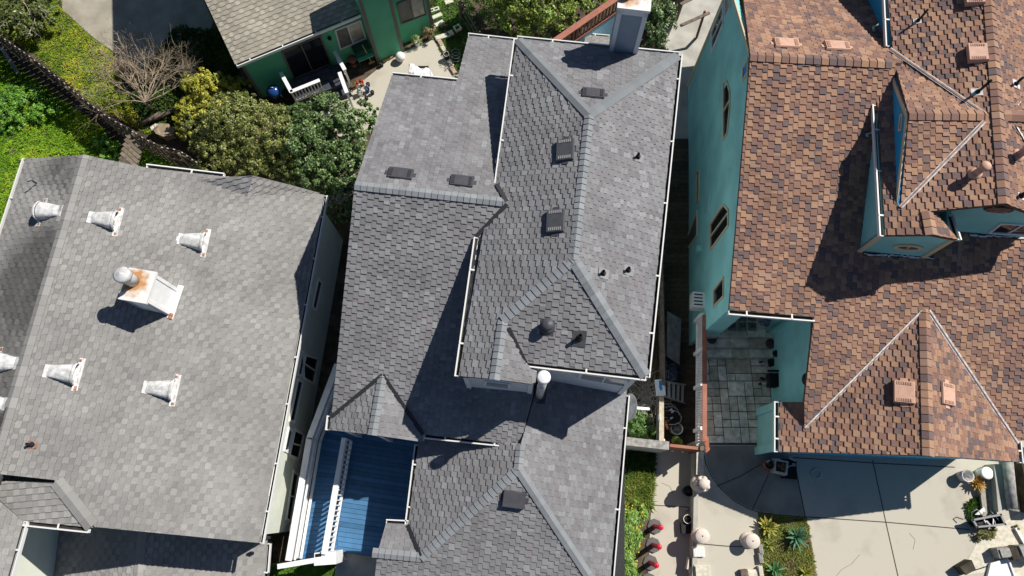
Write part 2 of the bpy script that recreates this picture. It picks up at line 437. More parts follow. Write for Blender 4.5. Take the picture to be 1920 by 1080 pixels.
def window(parent, pl, px, fw=.08, frame='trim', pane='glass', bars=1, proud=.045, axis='h', pts3=None, name='window', pane2=None):
    """window on a vertical wall plane; px = outline seen in the photograph, unprojected onto the wall"""
    n = pl[0]; h = V((-n.y, n.x, 0)).normalized(); up = V((0, 0, 1))
    pts = pts3 if pts3 else [hit(pl, *p) for p in px]; o = pts[0]
    q = [((p - o).dot(h), p.z - o.z) for p in pts]
    qi = inset(q, fw); to3 = lambda p, k: o + h * p[0] + up * p[1] + n * k
    fr = MB(); N = len(q)
    for i in range(N):
        j = (i + 1) % N
        A, B, a, b = to3(q[i], proud), to3(q[j], proud), to3(qi[i], proud), to3(qi[j], proud)
        A0, B0, a0, b0 = to3(q[i], -.02), to3(q[j], -.02), to3(qi[i], -.02), to3(qi[j], -.02)
        fr.poly([A, B, b, a]); fr.poly([A, A0, B0, B]); fr.poly([a, b, b0, a0])
    us = [p[0] for p in qi]; vs = [p[1] for p in qi]
    f = fr.build(name, frame, parent); fixn(f)
    for k in range(bars):
        br = MB(); t = (k + 1) / (bars + 1)
        if axis == 'h': u = min(us) + (max(us) - min(us)) * t; a, b = to3((u, min(vs) + .03), proud * .4), to3((u, max(vs) - .03), proud * .4)
        else: v = min(vs) + (max(vs) - min(vs)) * t; a, b = to3((min(us) + .02, v), proud * .4), to3((max(us) - .02, v), proud * .4)
        br.bar(a, b, .05, .04, up=n); br.build('mullion', frame, f)
    if pane2 and axis == 'h':
        um = (min(us) + max(us)) / 2
        for k, (mt, keep) in enumerate(((pane, False), (pane2, True))):
            pp = clip(qi, 0, um, keep); p = MB(); p.poly([to3(x, .006) for x in pp]); p.build('pane', mt, f)
    else:
        p = MB(); p.poly([to3(x, .006) for x in qi]); p.build('pane', pane, f)
    return f
def siding(parent, a, b, z0, z1, m, name='siding', lap=.17, proud=.025):
    """lap siding boards over the outer face of a wall a->b"""
    a, b = V((a[0], a[1], 0)), V((b[0], b[1], 0)); d = (b - a).normalized(); n = V((d.y, -d.x, 0)); mb = MB(); z = z0
    while z < z1:
        t = min(z + lap, z1)
        A, B = V((a.x, a.y, z)) + n * proud, V((b.x, b.y, z)) + n * proud; A2, B2 = V((a.x, a.y, t)) + n * .006, V((b.x, b.y, t)) + n * .006
        mb.poly([A, B, B2, A2]); mb.poly([A - n * .02, B - n * .02, B, A]); z += lap
    return mb.build(name, m, parent)
def frame_of(pl):
    n = pl[0]; dn = V((n.x, n.y, 0)); dn = (dn - n * dn.dot(n)).normalized(); return n, dn, dn.cross(n).normalized()
def flat_vent(parent, pl, px, py, wu, wv, m='ventgray', lou='ventlou', h=.11, louvre=True, tilt=0):
    """low square roof vent lying on a slope; wu along the eave, wv up the slope"""
    n, dn, e = frame_of(pl); c = hit(pl, px, py) + n * .04
    if tilt: e, dn = (e * math.cos(tilt) + dn * math.sin(tilt)), (dn * math.cos(tilt) - e * math.sin(tilt))
    mb = MB(); hu, hv = wu / 2, wv / 2
    lo = [c + e * (hu * i) + dn * (hv * j) for i, j in ((-1, -1), (1, -1), (1, 1), (-1, 1))]
    to = [c + e * (hu * .93 * i) + dn * (hv * .9 * j) + n * (h * (.55 if j < 0 else 1)) for i, j in ((-1, -1), (1, -1), (1, 1), (-1, 1))]
    mb.poly(to)
    for i in range(4): j = (i + 1) % 4; mb.poly([to[i], lo[i], lo[j], to[j]])
    o = mb.build('roof_vent', m, parent); fixn(o)
    fl = MB(); fl.obox(c - n * .004, e, dn, n, hu + .09, hv * .35, .004); fl.build('flange', m, o)
    if louvre:
        for s in (-1, 1):
            l = MB()
            for q in range(7):
                l.obox(c + e * (s * hu * .72) + dn * ((q - 3) * wv * .105) + n * (h * .78 + .012 + (q - 3) * h * .042), e, dn, n, hu * .13, wv * .032, .006)
            l.build('louvre', lou, o)
    return o
def pipe_vent(parent, pl, px, py, r, h, m='darkmetal', cap=None, patch='patch', name='vent_pipe', pw=.16, collar=True):
    n, dn, e = frame_of(pl); c = hit(pl, px, py); mb = MB()
    mb.lathe(c - V((0, 0, .05)), [(r, 0), (r, h + .05), (r * .82, h + .05), (r * .8, h - .04)], 14)
    if collar: mb.lathe(c, [(r * 2, .0), (r * 1.8, .05), (r * 1.02, .12)], 14, axis=n)
    o = mb.build(name, m, parent)
    f = MB(); f.obox(c + n * .026 + dn * (.02), e, dn, n, pw, pw * 1.15, .005); f.build('flashing', patch, o)
    if cap:
        k = MB(); k.lathe(c + V((0, 0, h - .01)), [(r * 1.35, 0), (r * 1.5, .02), (r * 1.5, .1), (r * 1.2, .14), (0, .16)], 16); k.build('cap', cap, o)
    return o

# ================================================================== GREY HOUSE (centre)
def axes(deg):
    a = R(deg); return V((math.cos(a), math.sin(a), 0)), V((-math.sin(a), math.cos(a), 0))
def grey_house():
    E, N = axes(-7.8)
    h = thing('house', 'grey shingled house with hipped upper roof in the middle', 'house', P(960, 800, -1.0))
    ZE, ZR = 6.4, 7.6
    NW, NE, SE, SW = P(970, 73, ZE), P(1273, 103, ZE), P(1211, 706, ZE), P(860, 705, ZE)
    R1, R2 = P(1105, 215, ZR), P(1075, 487, ZR)
    UW, UE, UN, US = plane(NW, SW, R1), plane(NE, SE, R1), plane(NW, NE, R1), plane(P(985, 680, ZE), SE, R2)
    G1 = hit(UW, 943, 600)
    g1, g2 = P(943, 600, G1.z), P(927, 711, G1.z)
    GE = plane(g1, g2, P(1004, 704, 6.28))
    slope(h, [(970, 73), (1105, 215), (1075, 487), (943, 600), (927, 711), (860, 705)], UW, 'gray')
    slope(h, [(1273, 103), (1211, 706), (1075, 487), (1105, 215)], UE, 'gray')
    slope(h, [(970, 73), (1273, 103), (1105, 215)], UN, 'gray')
    slope(h, [(1075, 487), (1211, 706), (986, 680), (945, 602)], US, 'gray')
    slope(h, [(943, 600), (952, 614), (986, 682), (1006, 694), (1004, 721), (927, 711)], GE, 'gray')
    # west wing
    WR = 6.7
    wa, wb = P(665, 347, WR), P(953, 380, WR)
    WN = plane(wa, wb, P(735, 140, 5.2)); WS = plane(wa, wb, P(795, 817, 3.75))
    slope(h, [(665, 347), (735, 141), (856, 153), (878, 67), (980, 78), (950, 340), (953, 380)], WN, 'gray')
    slope(h, [(665, 347), (953, 380), (905, 428), (925, 440), (905, 690), (1003, 712), (999, 745), (975, 834), (797, 815), (718, 702), (622, 779)], WS, 'gray')
    p1 = hit(WS, 718, 702); p2 = P(698, 815, p1.z)
    PL, PR = plane(p1, p2, hit(WS, 621, 781)), plane(p1, p2, hit(WS, 793, 813))
    slope(h, [(718, 702), (621, 781), (617, 806), (697, 815)], PL, 'gray')
    slope(h, [(718, 702), (697, 815), (793, 829), (793, 813)], PR, 'gray')
    # front wing
    FZ, FE = 4.0, 2.7
    ft = P(972, 880, FZ)
    ea, eb = P(1174, 742, FE), P(1143, 1090, FE)
    FEp = plane(ea, eb, ft); FWp = plane(P(784, 835, FE), P(766, 983, FE), ft)
    hs, hw = hit(FEp, 1112, 1092), hit(FWp, 790, 1045)
    FS = plane(ft, hs, hw)
    sw = hit(FS, 708, 1036); NR = plane(hw, P(708, 1036, hw.z), P(724, 981, FE))
    slope(h, [(1001, 745), (1012, 705), (1176, 725), (1174, 742), (1136, 1180), (1175, 1180), (972, 880), (976, 834)], FEp, 'gray')
    slope(h, [(976, 832), (796, 808), (784, 835), (766, 983), (790, 1045), (972, 880)], FWp, 'gray')
    slope(h, [(972, 880), (1175, 1180), (690, 1200), (708, 1036), (790, 1045)], FS, 'gray')
    slope(h, [(724, 981), (766, 983), (790, 1045), (708, 1036)], NR, 'gray')
    # caps
    L = dict(w=.16, ex=.3, th=.008, lift=.04, cols=((.19, .204, .216), (.18, .194, .206), (.195, .21, .22)))
    caps(h, R2, R1, UW[0], UE[0])
    caps(h, NW + (R1 - NW) * .02, R1, UN[0], UW[0], **L); caps(h, NE + (R1 - NE) * .02, R1, UN[0], UE[0], **L)
    caps(h, SE + (R2 - SE) * .01, R2, US[0], UE[0], w=.17); caps(h, g1, R2, UW[0], US[0]); caps(h, g2, g1, UW[0], GE[0])
    caps(h, P(667, 348, WR), wb, WN[0], WS[0]); caps(h, p2, p1, PL[0], PR[0])
    caps(h, ft, P(976, 834, FZ - .02), FWp[0], FEp[0]); caps(h, hs + (hs - ft) * .45, ft, FS[0], FEp[0]); caps(h, hw, ft, FS[0], FWp[0])
    caps(h, P(700, 1036, hw.z), hw, NR[0], FS[0])
    # valleys
    for a, b, n in ((hit(WS, 951, 383), hit(WS, 893, 443), WS[0]), (hit(US, 953, 614), hit(US, 986, 681), US[0]),
                    (p1, hit(WS, 622, 781), WS[0]), (p1, hit(WS, 794, 814), WS[0]), (hit(FWp, 766, 984), hit(FWp, 790, 1043), FWp[0]), (hit(WN, 950, 380), hit(WN, 931, 347), WN[0])):
        strip(h, 'valley_flashing', a, b, n, .13, 'darkmetal', .06)
    # gutters
    W = -E
    gutter(h, NW, hit(UW, 934, 343), W); gutter(h, hit(UW, 896, 446), SW, W); gutter(h, NW, NE, N); gutter(h, NE, SE, E)
    gutter(h, P(988, 680, ZE), SE, -N); gutter(h, hit(WN, 878, 67), hit(WN, 968, 77), N, straps=1.5); gutter(h, hit(WN, 735, 141), hit(WN, 856, 153), N, straps=1.2)
    gutter(h, P(797, 815, 3.75), P(970, 833, 3.75), -N, straps=1.4); gutter(h, hit(PL, 620, 781), hit(PL, 617, 806), W, straps=0)
    gutter(h, P(784, 835, FE), P(766, 983, FE), W, straps=1.2); gutter(h, P(724, 981, FE), P(764, 983, FE), N, straps=0); gutter(h, ea, hit(FEp, 1136, 1180), E)
    # walls
    z0 = -1.1
    a, b = SW + E * .12 + N * .03, P(1003, 719, ZE) + W * .04 + N * .03
    wallbox(h, a, b, 3.4, 6.28, 'graywall', zb=6.2); pb = vplane(a, b)
    window(h, pb, [(909, 712), (957, 718), (957, 727), (907, 721)], .07, 'trim', 'paleglass', 0)
    for q, s in ((a, 1), (b, -1)):
        m = MB(); m.box(q + E * (.07 * s) + N * -.012 + V((0, 0, 4.85 - q.z)), .07, .03, 1.42, R(-7.8)); m.build('corner_board', 'trim', h)
    c = P(1003, 690, ZE) + W * .06 + N * -.1
    wallbox(h, b, c, 3.4, 6.2, 'graywall')
    c2 = P(985, 680, ZE) + N * .04; d = SE + W * .15 + N * .04
    wallbox(h, c2, d, 2.6, 6.28, 'graywall'); pd = vplane(c2, d)
    window(h, pd, [(1086, 697), (1178, 711), (1176, 724), (1083, 708)], .1, 'trim', 'paleglass', 1)
    m = MB(); m.box(d + W * .08 - N * .012 + V((0, 0, 4.5 - d.z)), .08, .03, 1.75, R(-7.8)); m.build('corner_board', 'trim', h)
    ne, nw = NE + W * .3 - N * .3, NW + E * .3 - N * .3
    wallbox(h, d, ne, z0, 6.28, 'graywall'); wallbox(h, ne, nw, z0, 6.28, 'graywall'); wallbox(h, nw, SW + E * .22 + N * .1, 3.4, 6.28, 'graywall')
    # west wing gable wall, north walls
    k = E * .18; sb = hit(PL, 617, 806)
    wp = wa + k; s1 = hit(WS, 622, 779) + k; n1 = P(735, 141, 5.2) + k - N * .3
    n1 = hit(WN, 735, 141) + k - N * .3; wallbox(h, n1, wp, z0, zat(WN, n1.x, n1.y) - .2, 'graywall', zb=WR - .2); wallbox(h, wp, s1, z0, WR - .2, 'graywall', zb=s1.z - .15)
    n2 = P(856, 153, 5.2) - N * .3; n3 = P(878, 67, 5) - N * .3; n4 = P(975, 77, 5) - N * .3
    zr = lambda p: zat(WN, p.x, p.y) - .2
    n3, n4 = hit(WN, 878, 67) - N * .3 + E * .15, hit(WN, 975, 78) - N * .3; n2 = hit(WN, 856, 153) - N * .3 + E * .15; n1 = hit(WN, 735, 141) + k - N * .3
    wallbox(h, n2, n1, z0, zr(n2), 'graywall', zb=zr(n1)); wallbox(h, n3, n2, z0, zr(n3), 'graywall', zb=zr(n2)); wallbox(h, n4, n3, z0, zr(n4), 'graywall', zb=zr(n3))
    # south wall of the wing, set back under the porch gable, then front wing walls
    q1 = V((s1.x, s1.y, 0)) + N * .4; q2 = P(797, 815, 3.75) + N * .45
    wallbox(h, q1, q2, z0, 3.75, 'graywall'); q3 = P(975, 834, 3.75) + N * .25; wallbox(h, q2 - N * .15, q3, 2.4, 3.65, 'graywall')
    f1, f2 = P(784, 830, FE) + E * .3 + N * .5, P(766, 983, FE) + E * .3 - N * .3
    wallbox(h, f1, f2, z0, 2.62, 'graywall'); f3 = P(724, 981, FE) - N * .3 + E * .25; wallbox(h, f2, f3, z0, 2.62, 'graywall')
    f4 = P(690, 1200, FE) + E * .3; wallbox(h, f3, f4, z0, 2.6, 'graywall')
    e1 = ea + W * .3; e2 = hit(FEp, 1136, 1180) + W * .3; wallbox(h, V((e2.x, e2.y, 0)), V((d.x, d.y, 0)), z0, 2.6, 'graywall')
    # porch beam and posts
    for px, py, pl in ((628, 806, PL), (690, 813, PL), (783, 826, PR)):
        t = hit(pl, px, py) + N * .18; m = MB(); m.box(V((t.x, t.y, (t.z - .2) / 2)), .09, .09, (t.z - .2) / 2, R(-7.8)); m.build('porch_post', 'trim', h)
    t1, t2 = hit(PL, 622, 806) + N * .16, hit(PR, 790, 828) + N * .16; m = MB()
    t1.z = t2.z = 3.3; m.bar(t1, t2, .14, .24); m.build('porch_beam', 'trim', h)
    # vents, pipes
    flat_vent(h, UN, 1112, 177, .72, .42, louvre=True, lou='ventgray', h=.07); flat_vent(h, UW, 1061, 283, .76, .56, h=.1, tilt=.1); flat_vent(h, UW, 1043, 416, .76, .56, h=.1, tilt=.1)
    flat_vent(h, WN, 751, 327, .8, .42, lou='ventgray', h=.07); flat_vent(h, WN, 866, 341, .74, .42, lou='ventgray', h=.07); flat_vent(h, FS, 964, 935, .72, .5, h=.15, louvre=False)
    for px, py in ((1196, 293), (1131, 511), (1178, 505)): pipe_vent(h, UE, px - 1, py + 2, .045, .24, 'black', pw=.15)
    pipe_vent(h, US, 1026, 613, .12, .26, 'ventgray', cap='ventgray', patch='ventgray', pw=.2); pipe_vent(h, US, 1086, 634, .055, .36, 'black', patch='ventgray', pw=.2)
    b0 = hit(FEp, 1011, 742); m = MB(); m.lathe(b0 - V((0, 0, .1)), [(.13, 0), (.13, 3.4)], 16); o = m.build('exhaust_pipe', 'galv', h)
    m = MB(); m.lathe(b0 + V((0, 0, 3.25)), [(.15, 0), (.19, .02), (.19, .16), (.15, .19), (0, .2)], 18); m.build('pipe_cap', 'white', o)
    m = MB(); m.obox(b0 + FEp[0] * .03, E, FEp[0].cross(E), FEp[0], .2, .24, .006); m.build('flashing', 'ventgray', o)
    # chimney chase on the north side
    cb = P(1143, 96, 6.45); ce = P(1193, 101, 6.45); cw = (ce - cb).length; mid = (cb + ce) / 2; top = 8.55; dep = .85
    m = MB(); cc = mid + N * (dep / 2); m.box(V((cc.x, cc.y, (top + z0) / 2)), cw / 2, dep / 2, (top - z0) / 2, R(-7.8)); ch = m.build('chimney', 'bluegray', h)
    fa, fb = mid - E * (cw / 2 - .1), mid + E * (cw / 2 - .1)
    siding(ch, fa, fb, 6.3, 8.45, 'bluegray', lap=.13)
    for s in (-1, 1):
        m = MB(); q = mid + E * (s * (cw / 2 - .05)) - N * .02; m.box(V((q.x, q.y, 7.4)), .07, .03, 1.15, R(-7.8)); m.build('corner_board', 'trim', ch)
    m = MB(); m.box(V((mid.x, mid.y, 8.43)) - N * .02, cw / 2, .03, .1, R(-7.8)); m.build('head_board', 'trim', ch)
    fl = cc - E * .18 + N * .12; og = ORG[h.name]
    m = MB(); m.box(V((cc.x, cc.y, top + .04)), cw / 2 + .06, dep / 2 + .08, .05, R(-7.8)); m.build('chimney_cap', rust_mat('rusty_white_chimney_cap', (.74, .72, .69), (.42, .20, .08), fl.x - og.x, fl.y - og.y, .62), ch)
    m = MB(); m.lathe(V((fl.x, fl.y, top + .09)), [(.17, 0), (.17, .28), (.25, .3), (.25, .34), (0, .46)], 18); m.build('flue', 'galv', ch)
    return h
grey_house()

# ================================================================== LEFT HOUSE
def half_vent(parent, pl, px, py, ln=.76, wd=.64, flip=False):
    ln *= random.uniform(.95, 1.05)
    """half-round dormer vent: open end faces downhill, body tapers into the slope"""
    n, dn, e = frame_of(pl); c = hit(pl, px, py); mb = MB(); N_ = 12; rings = []
    rad = wd / 2
    for k in range(7):
        t = k / 6; r = rad * (1 - .45 * t); hh = .32 * (1 - t) ** .8 + .03; q = c + dn * (ln * (.5 - t)); ring = []
        for j in range(N_ + 1):
            a = math.pi * j / N_; ring.append(q + e * (r * math.cos(a)) + n * (hh * math.sin(a) ** .55 + .02 + .012 * random.random()))
        rings.append(ring)
    for k in range(6):
        for j in range(N_): mb.poly([rings[k][j], rings[k][j + 1], rings[k + 1][j + 1], rings[k + 1][j]], smooth=True)
    o = mb.build('dormer_vent', 'whitevent', parent)
    m = MB(); f = [p - dn * .07 for p in rings[0]]; m.poly(f); m.build('grille', 'ventgray', o)
    m = MB(); rim = rings[0]
    for j in range(N_): m.bar(rim[j], rim[j + 1], .05, .035, up=n)
    m.obox(c + dn * (ln * .5 + .07) + n * .028, e, dn, n, wd / 2 + .19, .085, .008)
    m.obox(c - dn * .06 + n * .024, e, dn, n, wd / 2 * .62, ln / 2 + .06, .006)
    m.build('flange', 'whitevent', o)
    for s in (-1, 1): m = MB(); m.obox(c + dn * (ln * .5 + .05 + .03 * s) + e * (s * (wd / 2 + .11)) + n * .036, e, dn, n, random.uniform(.03, .07), random.uniform(.03, .05), .005); m.build('rust_patch', 'rust', o)
    return o
def pale_house():
    E, N = axes(-4.8); W = -E
    h = thing('house', 'pale walled house under a light grey roof with white dormer vents, leftmost', 'house', P(250, 700, -1.0))
    ZR, ZE = 5.3, 3.0
    ra, rb, ea, eb = P(158, 291, ZR), P(5, 810, ZR), P(608, 367, ZE), P(487, 1018, ZE)
    LR = plane(ra, rb, ea); LW = plane(ra, rb, P(48, 298, 4.35))
    blobs = [(-15.6, 6.9, 1.6, .52), (-15.0, 4.6, 1.2, .5), (-13.6, 9.9, 1.0, .4), (-15.2, 3.0, 1.1, .55), (-14.6, 8.4, .35, .3), (-16.6, 5.6, 1.5, .5)]
    ctr = [(hit(LW, *p), r, k) for p, r, k in (((60, 500), 1.5, .62), ((20, 590), 1.8, .55), ((120, 318), .8, .45), ((130, 345), .5, .3), ((90, 460), .7, .35), ((25, 740), 1.2, .6), ((90, 320), .6, .35), ((70, 560), 1.2, .4))]
    def stain(p, col):
        k = 1.0
        for c, r, s in ctr:
            d = (p - c).length / r
            if d < 1.3: k *= 1 - s * max(0, min(1, (1.3 - d) / .7)) * random.uniform(.75, 1.05)
        k = max(k, .34)
        return tuple(x * k for x in col)
    KW = dict(ex=.165, w=(.15, .215), drop=.1, th=.026, m='old_shingle', shift=.11)
    slope(h, [(158, 291), (276, 315), (418, 331), (474, 333), (540, 350), (608, 366), (487, 1018), (178, 988), (103, 905), (103, 900), (0, 889), (-60, 884), (-60, 1030)], LR, 'pale', **KW)
    slope(h, [(158, 291), (-60, 1030), (-400, 1010), (0, 445), (48, 298)], LW, 'pale', stain=stain, **KW)
    caps(h, P(-50, 997, ZR), ra, LR[0], LW[0], 'pale', w=.17, ex=.32, th=.012)
    # low rear gable breaking the north edge
    C0, A0, B0 = hit(LR, 472, 331), hit(LR, 372, 337), hit(LR, 463, 367)
    C1 = C0 + V((0, 0, .42)); D0 = hit(LR, 560, 372)
    slope(h, [(371, 337), (474, 329), (464, 368)], plane(A0, C1, B0), 'gray', **KW)  # facet turned from the sun: its shade painted in by a darker palette
    E1 = hit(LR, 600, 362); pE = plane(C1, B0, E1)
    slope(h, [(473, 329), (545, 347), (600, 362), (464, 368)], pE, 'pale', **KW)
    # south-west corner: lower hip facet and wing
    hz = hit(LR, 103, 905); LS = plane(hz, hit(LR, 175, 989), P(44, 977, hit(LR, 175, 989).z + .1))
    slope(h, [(103, 907), (175, 989), (44, 977), (-60, 885), (-60, 897)], (LS[0], LS[1] - .02), 'pale', ex=.19, w=(.17, .2), drop=.0, th=.02, m='old_shingle')
    caps(h, hit(LR, 172, 986), hit(LR, 106, 902), LS[0], LR[0], 'pale', w=.2, ex=.3, th=.014, name='hip_cap')
    ez = hit(LS, 44, 977).z; LX = plane(P(44, 978, ez), P(14, 1085, ez), P(0, 960, ez + .25))
    slope(h, [(44, 978), (8, 1108), (-90, 1110), (-60, 888)], (LX[0], LX[1] + .01), 'pale', **KW)
    # south lower roof
    wz = .95; l1, l2 = P(268, 985, wz + .75), P(258, 1085, wz + .75)
    LL = plane(l1, l2, P(112, 990, wz)); LM = plane(l1, l2, P(500, 1030, .5))
    slope(h, [(268, 960), (255, 1115), (98, 1115), (113, 960)], LL, 'pale', **KW); slope(h, [(268, 960), (505, 985), (501, 1020), (494, 1115), (255, 1115)], LM, 'pale', **KW)
    caps(h, P(256, 1110, wz + .75), P(268, 985, wz + .75), LL[0], LM[0], 'pale', w=.15, ex=.3, th=.012)
    # gutters
    gutter(h, ea, eb, E, straps=1.7); gutter(h, P(48, 298, 4.35), hit(LW, 0, 445), W, straps=3); gutter(h, P(44, 977, ez), hit(LS, 166, 990), -N, straps=1.2, w=.1)
    gutter(h, P(44, 978, ez), P(14, 1085, ez), E, straps=1.2); gutter(h, hit(LM, 501, 1020), hit(LM, 494, 1110), E, straps=1.2)
    gutter(h, hit(LR, 274, 314), hit(LR, 418, 331), N, straps=2, w=.1)
    # walls
    z0 = -1.1; k = W * .22
    a, b = eb + k + N * .2, ea + k - N * .2
    wallbox(h, a, b, z0, 2.92, 'cream'); pe = vplane(a, b)
    wallbox(h, b, P(160, 293, ZR) - N * .25, z0, 2.9, 'cream', zb=ZR - .15); wallbox(h, P(160, 293, ZR) - N * .25, P(52, 299, 4.3) - N * .25, z0, ZR - .15, 'cream', zb=4.2)
    wallbox(h, P(178, 986, 4.3) + N * .12, a, z0, hit(LR, 178, 986).z - .15, 'cream', zb=2.85)
    x1 = P(112, 986, wz); x2 = P(100, 1100, wz)
    wallbox(h, x2, x1, z0, ez - .25, 'cream'); wallbox(h, x1 - N * .05, P(178, 982, 4.3), z0, ez - .35, 'cream')
    wl = P(495, 1020, .5) + k; wallbox(h, P(490, 1120, .5) + k, wl, z0, .4, 'cream')
    # east wall windows
    for q, bars, ax in (([(584, 577), (592, 585), (604, 529), (596, 520)], 0, 'h'), ([(568, 711), (587, 722), (597, 671), (568, 662)], 1, 'h'),
                        ([(541, 856), (559, 863), (570, 813), (552, 803)], 1, 'h'), ([(556, 704), (564, 708), (574, 663), (566, 656)], 0, 'h'),
                        ([(541, 790), (551, 794), (568, 715), (558, 708)], 0, 'h'), ([(531, 846), (539, 850), (548, 806), (540, 800)], 0, 'h'),
                        ([(618, 656), (630, 664), (636, 612), (628, 604)], 0, 'h'), ([(602, 756), (612, 762), (617, 712), (607, 706)], 0, 'h'),
                        ([(503, 930), (509, 932), (520, 880), (514, 876)], 0, 'h'), ([(535, 975), (545, 981), (560, 888), (549, 880)], 1, 'h')):
        window(h, pe, q, .085, 'creamtrim', 'glass', bars, axis=ax)
    m = MB(); q = hit(pe, 498, 1008); m.box(V((q.x, q.y, q.z)) + E * .05, .08, .04, .1); m.build('wall_lamp', 'darkmetal', h)
    # vents
    for p in ((195, 412), (360, 452), (117, 699), (300, 729)): half_vent(h, LR, *p)
    for p in ((97, 397), (15, 681), (-8, 757)): half_vent(h, LW, *p, ln=.76, wd=.64)
    pv = pipe_vent(h, LR, 60, 834, .045, .25, 'black', patch='rust', pw=.11)
    m = MB(); q = hit(LW, 70, 345); m.tube([q, q + V((0, 0, .28)), q + V((-.12, -.06, .3))], .025, 6); m.build('vent_pipe', 'darkmetal', h)
    # chimney
    cb = hit(LR, 326, 566); ce, cn = axes(-10); wid = .92; dep = .80; top = cb.z + 1.5
    cc = cb - ce * (dep / 2); m = MB(); m.box(V((cc.x, cc.y, (top + 2.6) / 2)), dep / 2, wid / 2, (top - 2.6) / 2, R(-10)); ch = m.build('chimney', 'white', h)
    for s in (-1, 1):
        m = MB(); q = cc + ce * (dep / 2 + .012) + cn * (s * (wid / 2 - .06)); m.box(V((q.x, q.y, (top + cb.z) / 2)), .014, .055, (top - cb.z) / 2 - .02, R(-10)); m.build('corner_board', 'white', ch)
        m = MB(); q = cc - cn * (wid / 2 + .012) + ce * (s * (dep / 2 - .05)); m.box(V((q.x, q.y, (top + cb.z) / 2)), .05, .014, (top - cb.z) / 2 - .02, R(-10)); m.build('corner_board', 'bluegray', ch)
    n = LR[0]; m = MB(); m.obox(cb + ce * .06 + n * .03, cn, n.cross(cn), n, wid / 2 + .12, .09, .012); m.build('flange', 'white', ch)
    m = MB(); m.obox(cb + ce * .06 - cn * (wid / 2 + .03) + n * .046, cn, n.cross(cn), n, .1, .07, .005); m.build('rust_patch', 'rust', ch)
    og = ORG[h.name]; fl = cc - ce * .16 + cn * .1
    m = MB(); m.box(V((cc.x, cc.y, top + .03)), dep / 2 + .05, wid / 2 + .06, .05, R(-10)); m.build('chimney_cap', rust_mat('rusty_pale_chimney_cap', (.74, .72, .68), (.48, .24, .09), fl.x - og.x, fl.y - og.y, .55), ch)
    f0 = V((fl.x, fl.y, top + .08)); m = MB(); m.lathe(f0, [(.19, 0), (.19, .62)], 20); fu = m.build('flue', 'galv', ch)
    m = MB(); m.lathe(f0 + V((0, 0, .5)), [(.2, 0), (.25, .02), (.25, .2), (.2, .22), (0, .32)], 22); m.build('rain_cap', 'galv', fu)
    return h
pale_house()

